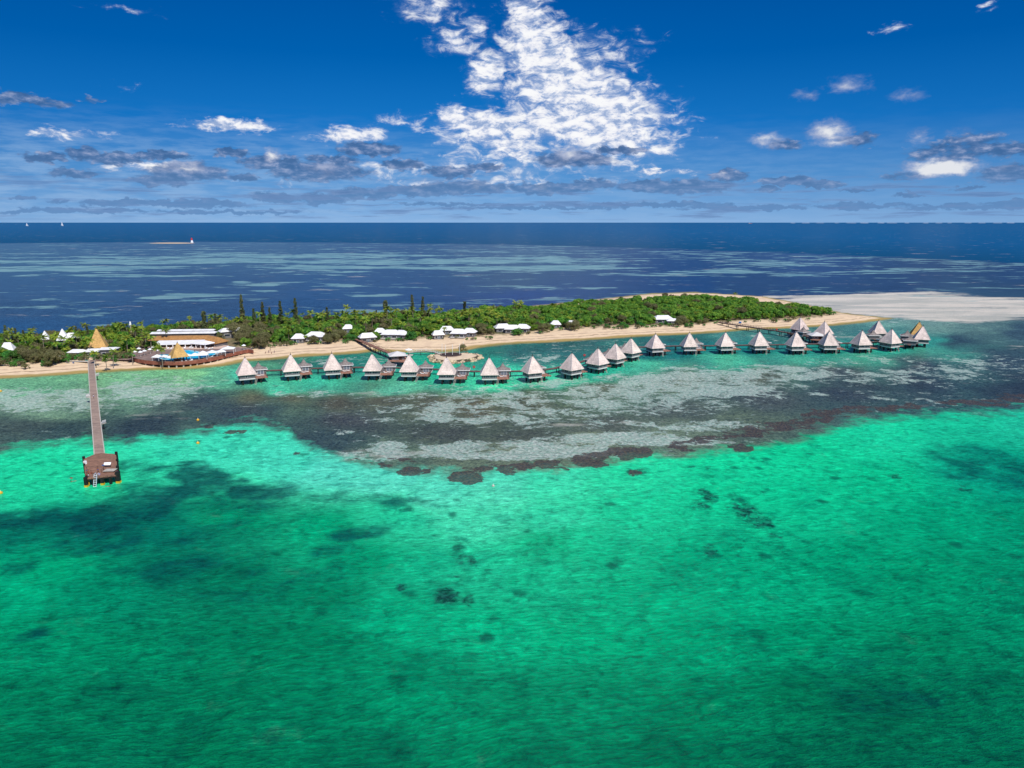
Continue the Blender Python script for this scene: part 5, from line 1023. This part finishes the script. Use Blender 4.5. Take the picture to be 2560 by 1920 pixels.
house(273, 868, 9, 8, 8, 'white flat roofed block right of the tallest golden pyramid', eave=4.6, ridge=5.4, group=None, hip=.9); house(195, 873, 10, 6, -5, 'white roof half hidden left of the tallest golden pyramid', group=None, ridge=4.5)
house(247, 871, 13, 9, 8, 'long white roof and open hall under the tallest golden pyramid', eave=3.4, ridge=4.6, group=None, hip=.8)
rz_ = 4.0
house(457, 839, 38, 11, 5, 'long terracotta coloured roof behind the pool', eave=3.7, ridge=5.7, m='terra', group=None, name='resort_building', cat='building', hip=.3)
house(536, 842, 12, 11, -20, 'terracotta coloured hip roof at the right end of the resort building', eave=3.4, ridge=6.4, m='terra', group=None, name='resort_building', cat='building')
house(460, 829, 40, 7, 5, 'long flat white roof behind the terracotta roof, nearer of two', eave=4.8, ridge=5.6, group=None, name='resort_building', cat='building', hip=.9)
house(466, 823, 36, 5, 4, 'long flat white roof strip behind the terracotta roof, farther of two', eave=5.0, ridge=5.7, group=None, name='resort_building', cat='building', hip=.9)
house(577, 819, 15, 8, 35, 'white roof climbing behind the big olive trees right of the resort', eave=4.6, ridge=6.6, group=None, name='resort_building', cat='building')
q = G(448, 856, 5.3); o = thing('veranda', 'long white sloping veranda roof on white columns facing the pool', 'veranda', (q.x, q.y, GZ), R(8)); BXY.append((q.x, q.y, 6, 'v')); 
V = [(-13.5, -4.2, 2.9), (12.0, -4.2, 2.9), (14.5, 3.6, 4.2), (-12.5, 3.6, 4.2)]
MB().add(V+[(x, y, z+.2) for x, y, z in V], [(3, 2, 1, 0), (4, 5, 6, 7), (0, 1, 5, 4), (1, 2, 6, 5), (2, 3, 7, 6), (3, 0, 4, 7)]).build('roof', M['white'], o)
MB().box((0, 2.6, 1.9), (25, .3, 3.8)).build('back_wall', M['timber'], o)
for k in range(8): MB().box((-13+k*3.5, -3.9, 1.4), (.45, .45, 2.85)).build('column', M['trim'], o)
q = G(507, 852, 6.8); o = thing('gazebo', 'white hip roofed open pavilion on white columns at the right end of the veranda', 'gazebo', (q.x, q.y, GZ), R(-22)); BXY.append((q.x, q.y, 6, 'g'))
MB().pyr((0, 0), 12, 9, 3.7, [(1, 3.7), ((.35, .05), 5.4), ((.34, .04), 5.45)], .2).build('roof', M['white'], o)
for x_ in (-5.2, -1.8, 1.8, 5.2):
    for y_ in (-3.8, 3.8): MB().box((x_, y_, 1.85), (.45, .45, 3.7)).build('column', M['trim'], o)
q = G(470, 874, 1.8); tr = thing('pool_patio', 'pale pink paved patio between veranda and pool', 'patio', (q.x, q.y, 0), R(6)); MB().box((0, 0, 2.9), (44, 12, .22)).build('paving', M['terrace'], tr)
for i, (px, py) in enumerate(((420, 872), (427, 872.5), (434, 873), (452, 873.5), (462, 871), (474, 870), (480, 871), (515, 872), (522, 873), (529, 871.5), (400, 876), (393, 878), (540, 884), (530, 892), (515, 896), (478, 901.5), (466, 902.5), (455, 903))):
    q = G(px, py, 3.1); put_lounger(q.x, q.y, 3.02, R(random.uniform(-30, 30)), 'white sunbed on the terrace around the swimming pool', 'sunbeds round the pool')
for i, (px, py) in enumerate(((338, 888), (352, 889), (362, 886), (330, 884), (348, 880), (376, 882), (384, 876), (610, 872))):
    q = G(px, py, 3.4); umbrella(q.x, q.y, 3.0, 'white parasol on the timber terrace left of the pool' if px < 600 else 'white parasol beside the boardwalk end', 2.6, 'canvas', 'parasols on the terrace' if px < 600 else None, 2.3)
for i, (px, py, w_) in enumerate(((498, 889, 'swim_b'), (508, 888, 'swim_b'), (520, 886, 'swim_r'), (524, 884, 'swim_b'), (487, 881, 'swim_r'), (500, 893, 'swim_r'))):
    person('stand', pp_(px, py, 3.02), R(60*i), 'bather in blue swimwear standing at the pool' if w_ == 'swim_b' else 'bather in red swimwear standing at the pool', w_, 1, 'bathers at the pool')
q = G(330, 846, 1.7); o = thing('beacon_tower', 'slim white tower rising above the palms left of the resort', 'tower', (q.x, q.y, 1.7))
MB().bar((0, 0, 0), (0, 0, 8.6), .45, .35, 8).build('shaft', M['terrace'], o); MB().lathe((0, 0, 8.6), [(.9, 0), (.9, .3), (.6, .4), (.6, 1.4), (.1, 2.6)], 8).build('lantern', M['canvas'], o)
for i in range(16):
    px = random.uniform(185, 330); q = G(px, random.uniform(887, 899), 1.8)
    o = thing('beach_table', 'small dark table under the palms by the boardwalk', 'table', (q.x, q.y, 1.7), random.uniform(0, 3), 'tables under the palms by the jetty')
    MB().box((0, 0, .74), (1.1, 1.1, .06)).build('tabletop', M[random.choice(['canvas', 'walk', 'walk', 'blue'])], o); MB().bar((0, 0, 0), (0, 0, .72), .06, .06, 6).build('leg', M['timber'], o)
q = G(149, 899, 2.2); o = thing('tent', 'small white canvas tent beside the bush on the beach', 'tent', (q.x, q.y, 1.6), .3)
MB().pyr((0, 0), 2.4, 2.4, 2.0, [(1, 2.0), (.05, 3.2), (.04, 3.25)], .1).build('roof', M['canvas'], o)
for sx_ in (-1.1, 1.1):
    for sy_ in (-1.1, 1.1): MB().bar((sx_, sy_, 0), (sx_, sy_, 2), .05, .05, 5).build('pole', M['trim'], o)

# ------------------------------------------------------------------ vegetation
def leaves(cs, rs, nper, size, seed, flat=.75, up=.5, fill=.35):
    """cloud of small bent leaf clumps over lobes; returns vertex and face arrays"""
    rg = np.random.default_rng(seed); V, F = [], []
    for (c_, r_) in zip(cs, rs):
        n_ = int(nper*(r_ if isinstance(r_, float) else r_)**2)
        d = rg.normal(size=(n_, 3)); d /= np.linalg.norm(d, axis=1)[:, None]
        rad = r_*(1-fill*rg.random(n_)**1.6); p = np.array(c_)+d*rad[:, None]*np.array([1, 1, flat])
        nrm = d+rg.normal(size=(n_, 3))*.55+np.array([0, 0, up]); nrm /= np.linalg.norm(nrm, axis=1)[:, None]
        u = np.cross(nrm, rg.normal(size=(n_, 3))); u /= np.linalg.norm(u, axis=1)[:, None]; w = np.cross(nrm, u)
        s_ = size*(.6+.8*rg.random((n_, 1))); u = u*s_; w = w*s_*.62
        q = np.stack([p-u, p-w*.9+nrm*s_*.12, p+u, p+w], 1).reshape(-1, 3)
        V.append(q); F.append(len(F) and None)
    V = np.concatenate(V); n_ = len(V)//4; return V, np.arange(n_*4).reshape(-1, 4)
def np_mesh(name, V, F, m):
    me = bpy.data.meshes.new(name); me.vertices.add(len(V)); me.vertices.foreach_set('co', V.astype(np.float32).ravel())
    k = F.shape[1]; me.loops.add(F.size); me.loops.foreach_set('vertex_index', F.ravel().astype(np.int32)); me.polygons.add(len(F)); me.polygons.foreach_set('loop_start', (np.arange(len(F))*k).astype(np.int32))
    me.update(calc_edges=True); me.materials.append(m); return me
def broad(seed, r=3.4, h=6.0, m='leaf', nl=15, size=.34, nper=70, flatc=.5, fill=.35, bare=False):
    rg = random.Random(seed); cs, rs = [], []
    for i in range(nl):
        a = rg.uniform(0, 6.283); q = r*math.sqrt(rg.random())*.85; z = h*.62+(h*.34)*(1-(q/r)**2)*rg.uniform(.5, 1.1)-(.12*h*rg.random())
        cs.append((q*math.cos(a), q*math.sin(a), z)); rs.append(rg.uniform(.75, 1.35)*r/3.2)
    for i in range(int(nl*.6)):
        a = rg.uniform(0, 6.283); cs.append((r*.8*math.cos(a), r*.8*math.sin(a), h*rg.uniform(.25, .5))); rs.append(rg.uniform(.7, 1.1)*r/3.4)
    V, F = leaves(cs, rs, nper, size, seed, fill=fill)
    cm_ = np_mesh('crown', V, F, M[m]); tb = MB(); tb.tube([(0, 0, -.4), (.1, .05, h*.25), (0, .1, h*.5)], [.26, .2, .15], 6)
    for k in range(7):
        c_ = cs[k]; tb.tube([(.03, .05, h*.3), (c_[0]*.5, c_[1]*.5, h*.5), (c_[0]*.9, c_[1]*.9, c_[2]*.97)], [.13, .09, .04], 5)
    return cm_, tb.mesh('trunk', M['bark'])
def palm(seed, h=9.0, nf=17, L=3.3):
    rg = random.Random(seed); lean = rg.uniform(.3, 1.6); la = rg.uniform(0, 6.28); tp = (lean*math.cos(la), lean*math.sin(la), h)
    tr_ = MB().tube([(0, 0, -.3), (tp[0]*.15, tp[1]*.15, h*.3), (tp[0]*.45, tp[1]*.45, h*.65), tp], [.26, .19, .15, .13], 7).mesh('trunk', M['palmbark'])
    V, F = [], []
    for k in range(nf):
        az_ = k/nf*6.283*2.4+rg.uniform(-.2, .2); el_ = rg.choice([1.05, .7, .4, .15, -.2])+rg.uniform(-.12, .12); l_ = L*rg.uniform(.85, 1.1); dr = rg.uniform(.9, 1.5)
        pts = []; p = Vector(tp); n_ = 7
        for s_ in range(n_+1):
            pts.append(p.copy()); e = el_-dr*(s_/n_)**1.3; p = p+Vector((math.cos(az_)*math.cos(e), math.sin(az_)*math.cos(e), math.sin(e)))*l_/n_
        side = Vector((-math.sin(az_), math.cos(az_), 0))
        for s_ in range(n_):
            a, b = pts[s_], pts[s_+1]; d = (b-a).normalized(); w = .62*math.sin(math.pi*min(.96, (s_+.9)/(n_+.6)))+.06
            for sg in (-1, 1):
                for q0, q1 in ((0, .42), (.5, .92)):
                    c_ = a.lerp(b, q0); e_ = a.lerp(b, q1); o_ = side*sg*w*rg.uniform(.85, 1.15)-Vector((0, 0, w*.55))+d*.22
                    i0 = len(V); V += [c_, e_, e_+o_*.95, c_+o_]; F.append((i0, i0+1, i0+2, i0+3))
    return np_mesh('crown', np.array([tuple(v) for v in V]), np.array(F), M['palmleaf']), tr_
def pine(seed, h=18.0, bushy=False):
    rg = random.Random(seed); tr_ = MB().tube([(0, 0, -.3), (0, 0, h*.5), (0, 0, h)], [.3, .2, .04], 6).mesh('trunk', M['bark'])
    cs, rs = [], []; z = h*.14
    while z < h*.985:
        f = z/h; r_ = (2.1 if not bushy else 2.7)*(1-f)**.55*(.72+.5*rg.random())+.2
        if bushy and f > .5: r_ = 2.1*(1-abs(f-.8)*1.6)
        for k in range(5):
            a = rg.uniform(0, 6.28); cs.append((r_*.55*math.cos(a), r_*.55*math.sin(a), z+rg.uniform(-.2, .2))); rs.append(.42+.45*r_*.55)
        z += .85
    V, F = leaves(cs, rs, 60, .3, seed, .6, .3, .5); return np_mesh('crown', V, F, M['pineleaf']), tr_
KIND = {'broad': [broad(i, 4.2, 6.4, nl=18, nper=62) for i in range(6)], 'bright': [broad(30+i, 2.6, 4.2, 'leaf2', 12, .3) for i in range(3)],
        'olive': [broad(50+i, 3.6, 6.6, 'olive', 24, .2, 95, .5, .6) for i in range(3)], 'shrub': [broad(70+i, 1.5, 1.9, 'leaf2', 8, .22, 90) for i in range(3)],
        'oshrub': [broad(80+i, 1.8, 2.2, 'olive', 9, .18, 110, .5, .6) for i in range(2)],
        'palm': [palm(i, h_) for i, h_ in enumerate((8.5, 9.5, 7.5, 10.5, 9.0, 6.5))], 'pine': [pine(i) for i in range(3)], 'bpine': [pine(9, 18, True)]}
NAMES = {'broad': ('broadleaf_tree', 'tree'), 'bright': ('beach_tree', 'tree'), 'olive': ('casuarina_tree', 'tree'), 'shrub': ('shrub', 'shrub'), 'oshrub': ('shrub', 'shrub'), 'palm': ('coconut_palm', 'palm'), 'pine': ('column_pine', 'pine'), 'bpine': ('column_pine', 'pine')}
COUNT = {}
def tree(kind, x, y, s_, label, grp, z=None, sz=None):
    cm_, tm_ = random.choice(KIND[kind]); nm_, cat = NAMES[kind]
    z = ground_z(x, y) if z is None else z
    o = thing(nm_, label, cat, (x, y, z), random.uniform(0, 6.28), grp, (s_, s_, sz or s_))
    c_ = link('crown', cm_, o); link('trunk', tm_, o); COUNT[kind] = COUNT.get(kind, 0)+1; return o
def top_h(x, y, z0, pyt):
    lo, hi = 0.5, 45.0
    for _ in range(30):
        m__ = (lo+hi)/2
        if PX(x, y, z0+m__)[1] > pyt: lo = m__
        else: hi = m__
    return lo
def clear(x, y, r): return all((x-bx)**2+(y-by)**2 > (br+r)**2 for bx, by, br, _ in BXY)
pines = [(609, 733, 826, 0), (660, 752, 822, 0), (677, 766, 822, 0), (704, 749, 820, 0), (742, 742, 822, 0), (819.5, 766, 815, 0), (965, 749, 808, 1), (1031.5, 734, 800, 0), (1058, 739, 803, 0), (1162, 752, 796, 1), (942, 774, 812, 0), (914, 777, 810, 0), (638, 769, 828, 0), (514, 776, 836, 1), (542, 782, 832, 0), (19.5, 811, 868, 0), (35, 827, 870, 0), (44.6, 818, 868, 0), (63.5, 823, 868, 0), (222, 809, 858, 0), (195, 814, 860, 0), (553, 797, 830, 0)]
for i, (px, pt, pb, bu) in enumerate(pines):
    q = G(px, pb, GZ); hh = top_h(q.x, q.y, GZ, pt); s_ = hh/18.0
    where = ('tallest narrow pine, above the big olive trees' if i == 0 else 'narrow dark pine at the far left edge behind the palms' if px < 100 else 'bushy topped pine standing above the palms' if bu else 'narrow dark column pine rising above the palms')
    tree('bpine' if bu else 'pine', q.x, q.y, min(1.0, max(.55, s_*1.05)), where, None if i == 0 else 'column pines at the left edge' if px < 100 else 'bushy topped pines' if bu else 'column pines above the palms', GZ, s_)
ZN = [(110, 'at the left edge'), (205, 'below the white pyramids'), (300, 'round the tallest golden pyramid'), (430, 'left of the pool'), (560, 'behind the resort roofs'), (700, 'round the big olive clump'), (860, 'round the wide white roof'), (1040, 'behind the timber bridge'), (1200, 'behind the roofs facing the islet'), (1340, 'behind the three white roofs'), (1460, 'round the two small roofs'), (1620, 'left of the lone bungalow'), (1760, 'behind the lone bungalow'), (1920, 'above the long dark bridge'), (9999, 'at the tip of the green point')]
def zone(px): return next(n_ for e_, n_ in ZN if px < e_)
def mid_y(px): return np.interp(px, [0, 600, 1360, 1904, 2100], [890, 848, 800, 778, 784])
palms = [(a*.3255, 700+b*.3255) for a, b in ((940, 335), (1050, 390), (1280, 385), (925, 430), (1165, 440), (790, 395), (640, 430), (560, 370), (440, 490), (740, 540), (340, 440), (1020, 520), (1250, 545), (1625, 280), (1855, 300), (600, 420), (480, 440), (300, 500), (650, 560), (820, 560), (870, 540), (1205, 520), (1080, 450), (700, 470), (520, 520), (390, 520), (230, 470), (980, 440))]
palms += [(560+a*.2893, 700+b*.2893) for a, b in ((765, 280), (860, 290), (990, 265), (1060, 260), (1145, 270), (1410, 265), (1490, 260), (1590, 270), (1700, 310), (1770, 240), (1870, 250), (2120, 260), (2190, 250), (1530, 370), (560, 470), (700, 490), (1310, 480), (1905, 420), (130, 330), (600, 290), (560, 430), (1640, 240), (2060, 290), (1720, 400), (1450, 320), (1340, 300), (1940, 330), (830, 380), (620, 380))]
palms += [(1100+a*.2893, 700+b*.2893) for a, b in ((240, 260), (330, 260), (420, 280), (640, 190), (410, 340), (1490, 320), (60, 290), (150, 280), (1210, 270), (520, 300))]
for px, py in palms:
    hp_ = 40*(1-(px/2560)*.25); q = G(px, py+hp_, GZ)
    while hp_ > 16 and sdist(VEG, np.array([q.x]), np.array([q.y]))[0] < 1.5 and not (212 < px < 600): hp_ -= 2; q = G(px, py+hp_, GZ)
    hh = top_h(q.x, q.y, GZ, py-1)
    lab = ('tall ' if hh > 10 else 'short ' if hh < 7.5 else 'middling ')+'coconut palm with arching fronds '+zone(px); g_ = lab.replace('palm', 'palms')
    s_ = hh/8.8*.93; tree('palm', q.x, q.y, max(.75, min(1.15, s_)), lab, g_, GZ, s_)
    BXY.append((q.x, q.y, -1.2, 'p'))
# the big olive clumps along the beach
clumps = [((100, 903), (50, 13), 'olive', 18, 'olive grey casuarina bush leaning over the beach left of the jetty', 'olive trees left of the jetty', 1.0), ((628, 852), (52, 24), 'olive', 22, 'olive grey casuarina in the big clump right of the pool', 'big olive clump right of the pool', 1.25), ((800, 855), (34, 7), 'olive', 8, 'olive grey casuarina half hiding the wide white roof', 'olive trees before the wide white roof', .85),
          ((838, 850), (16, 8), 'olive', 3, 'olive grey casuarina left of the timber bridge', 'olive trees left of the timber bridge', .95), ((1350, 828), (18, 6), 'olive', 4, 'olive grey casuarina on the beach right of the three white roofs', 'olive trees on the beach right of the white roofs', .9), ((1425, 824), (22, 5), 'olive', 4, 'olive grey casuarina on the beach where the forest begins', 'olive trees where the forest begins', .9), ((1705, 815), (14, 6), 'olive', 4, 'olive grey casuarina right of the lone large bungalow', 'olive trees right of the lone bungalow', .95), ((1757, 812), (12, 4), 'olive', 3, 'low olive grey casuarina near the long dark bridge', 'olive trees near the long dark bridge', .6),
          ((1090, 838), (10, 5), 'olive', 2, 'olive grey casuarina before the group behind the islet', 'casuarinas facing the islet', .6), ((1665, 748), (28, 4), 'olive', 5, 'brownish tree at the top of the forest by the back beach', 'brownish trees by the back beach', .8), ((495, 824), (50, 5), 'olive', 9, 'olive grey tree behind the white roofs of the resort', 'olive trees behind the resort', .9),
          ((20, 898), (26, 14), 'bright', 12, 'bright green leafy tree at the left edge behind the beach', 'bright green trees at the left edge', 1.2), ((430, 828), (44, 5), 'bright', 7, 'bright green tree behind the flat white roofs', 'bright green trees behind the resort', 1.1), ((1033, 847), (11, 4), 'bright', 4, 'bright green round tree right of the large beachfront bungalow', 'bright green trees right of the beachfront bungalow', 1.15), ((1298, 838), (14, 4), 'bright', 6, 'bright green tree before the three white roofs', 'bright green trees before the three white roofs', 1.0), ((1560, 820), (8, 3), 'bright', 3, 'bright green tree at the beach edge of the forest', 'bright green trees at the forest edge', .8), ((1600, 818), (7, 2), 'bright', 2, 'bright green tree at the beach edge, left of the lone bungalow', 'bright green trees left of the lone bungalow', .9), ((1655, 812), (14, 3), 'bright', 3, 'bright green tree in front of the lone large bungalow', 'bright green trees before the lone bungalow', .6), ((880, 850), (20, 8), 'bright', 7, 'bright green tree beside the start of the timber bridge', 'bright green trees by the bridge start', .9), ((950, 850), (14, 4), 'bright', 3, 'bright green tree between the bridge and the beachfront bungalow', 'bright green trees between bridge and bungalow', .8)]
def free_of_sand(x, y): return float(sdist(SHORE, np.array([x]), np.array([y]))[0])
for (cx_, cy_), (rx_, ry_), k_, n_, lab, g_, s0 in clumps:
    for i in range(n_):
        a = random.uniform(0, 6.28); q_ = math.sqrt(random.random()); q = G(cx_+rx_*q_*math.cos(a), cy_+ry_*q_*math.sin(a), GZ)
        part_ = '' if n_ < 5 else ((', left' if math.cos(a)*q_ < -.33 else ', right' if math.cos(a)*q_ > .33 else ', middle')+(' front' if math.sin(a) > 0 else ' back'))
        tree(k_, q.x, q.y, s0*random.uniform(.8, 1.15), lab+part_, g_+part_ if n_ > 1 else None); BXY.append((q.x, q.y, .2, 't'))
# dense scatter inside the vegetation line
xsv, ysv = VEG[:, 0], VEG[:, 1]; cand = []
tries = 0; pts = np.zeros((0, 2))
cell = {}
def near(x, y, r):
    i, j = int(x//8), int(y//8)
    return any((x-a)**2+(y-b)**2 < r*r for di in (-1, 0, 1) for dj in (-1, 0, 1) for a, b in cell.get((i+di, j+dj), ()))
tot = np.stack([RNG.uniform(-430, xsv.max(), 26000), RNG.uniform(ysv.min(), ysv.max(), 26000)], 1)
vd = sdist(VEG, tot[:, 0], tot[:, 1]); keep = vd > 1.0
for (x, y), v_ in zip(tot[keep], vd[keep]):
    px, py = PX(x, y, 2)
    if px < -70 or px > 2200: continue
    r_ = 4.2 if px < 1300 else 5.5
    if near(x, y, r_): continue
    # open ground: pool, terrace, approach to the jetty, clearing before the roofs
    if 400 < px < 612 and py > 850: continue
    if 332 < px <= 400 and py > 878: continue
    if 208 < px < 262 and py > 893: continue
    if 262 <= px < 335 and py > 890: continue
    if not clear(x, y, 1.6): continue
    # keep the fronts of the white roofs in view
    bad = False
    for bx, by, br, lb_ in BXY:
        if lb_ in ('p', 't'): continue
        if abs(x-bx*(y/by)) < br*.7 and 0 < by-y < (br+9 if px > 330 else br+2): bad = True; break
    if bad: continue
    cell.setdefault((int(x//8), int(y//8)), []).append((x, y)); cand.append((x, y, px, py, v_))
cand.sort(key=lambda c_: c_[1])
rest = []; nb_ = 0
for x, y, px, py, v_ in cand:
    u = random.random()
    if px < 560: kind = 'palm' if u < .16 else 'broad' if u < .62 else 'olive' if u < .8 else 'bright'
    elif px < 1330: kind = 'palm' if u < .14 else 'broad' if u < .72 else 'olive' if u < .86 else 'bright'
    else: kind = 'broad' if u < .8 else 'bright' if u < .89 else 'olive' if u < .98 else 'palm'
    s_ = random.uniform(.68, 1.25)*(1.0 if px < 1300 else .95)*(0.7 if v_ < 4 else 1.0)
    if px < 1200: s_ *= .88
    if kind == 'broad':
        nb_ += 1
        if nb_ > 285: rest.append((x, y, s_)); continue
    loc_ = zone(px)+', '+('near the beach' if v_ < 16 and py > mid_y(px) else 'along the back shore' if v_ < 16 else 'inland, beach side' if py > mid_y(px) else 'inland, far side')
    lab = {'palm': 'coconut palm in the woods ', 'broad': 'dense dark green tree ', 'bright': 'bright green rounded tree ', 'olive': 'olive brown tree '}[kind]+loc_
    tree(kind, x, y, s_, lab, {'palm': 'palms', 'broad': 'dark green trees', 'bright': 'bright green trees', 'olive': 'olive brown trees'}[kind]+' '+loc_, None, s_*random.uniform(.85, 1.15))
if rest:
    VV, FF = [], []; off = 0
    for x, y, s_ in rest:
        cm_, tm_ = random.choice(KIND['broad']); n_ = len(cm_.vertices); co_ = np.empty(n_*3, np.float32); cm_.vertices.foreach_get('co', co_); co_ = co_.reshape(-1, 3)
        a = random.uniform(0, 6.28); ca, sa = math.cos(a), math.sin(a); z_ = ground_z(x, y)
        VV.append(np.stack([(co_[:, 0]*ca-co_[:, 1]*sa)*s_+x, (co_[:, 0]*sa+co_[:, 1]*ca)*s_+y, co_[:, 2]*s_+z_], 1)); FF.append(np.arange(n_).reshape(-1, 4)+off); off += n_
    o = link('far_forest', np_mesh('far_forest', np.concatenate(VV), np.concatenate(FF), M['leaf'])); tag(o, 'mass of farther treetops filling the back of the green point', 'forest', None, 'stuff')
for i in range(95):
    px = random.uniform(-10, 335); py = random.uniform(893, np.interp(px, [0, 60, 120, 140, 225, 330], [922, 922, 916, 910, 904, 901]))
    if 212 < px < 240 and py > 895: continue
    q = G(px, py, 1.5); k_ = random.choice(['shrub', 'oshrub', 'oshrub', 'bright'])
    tree(k_, q.x, q.y, random.uniform(.9, 1.7)*(.5 if k_ == 'bright' else 1), {'shrub': 'low green shrub', 'oshrub': 'low olive shrub', 'bright': 'small bright leafy bush'}[k_]+' behind the sand, '+zone(px), {'shrub': 'low green shrubs', 'oshrub': 'low olive shrubs', 'bright': 'bright leafy bushes'}[k_]+' behind the sand, '+zone(px))
# low shrubs fringing the beach
for i in range(110):
    px = random.uniform(600, 2085); py = np.interp(px, [p[0] for p in vfront], [p[1] for p in vfront])+random.uniform(-3, 2.0); q = G(px, py, 1.4)
    if not clear(q.x, q.y, -1.5): continue
    k_ = random.choice(['shrub', 'shrub', 'oshrub']); loc_ = 'left of the islet' if px < 1130 else 'right of the islet' if px < 1700 else 'below the green point'
    tree(k_, q.x, q.y, random.uniform(.7, 1.4), ('low green shrub' if k_ == 'shrub' else 'low olive shrub')+' at the beach edge, '+zone(px), ('green' if k_ == 'shrub' else 'olive')+' shrubs on the beach edge, '+zone(px))
for px, py, k_, s_, lab in ((146, 908, 'shrub', 1.5, 'small round dark green bush alone on the beach by the tent'), (1158, 882, 'olive', .75, 'thin grey green tree on the right of the rock islet'), (262, 905, 'shrub', .9, 'low green bush at the boardwalk right of the jetty, left of two'), (290, 904, 'shrub', 1.0, 'low green bush at the boardwalk right of the jetty, right of two'), (560, 884, 'oshrub', .9, 'dry bush against the terrace skirt by the beach')):
    q = G(px, py, 1.5); tree(k_, q.x, q.y, s_, lab, None, 1.55 if k_ == 'olive' else None)
print('TREES', COUNT, 'rest', len(rest))
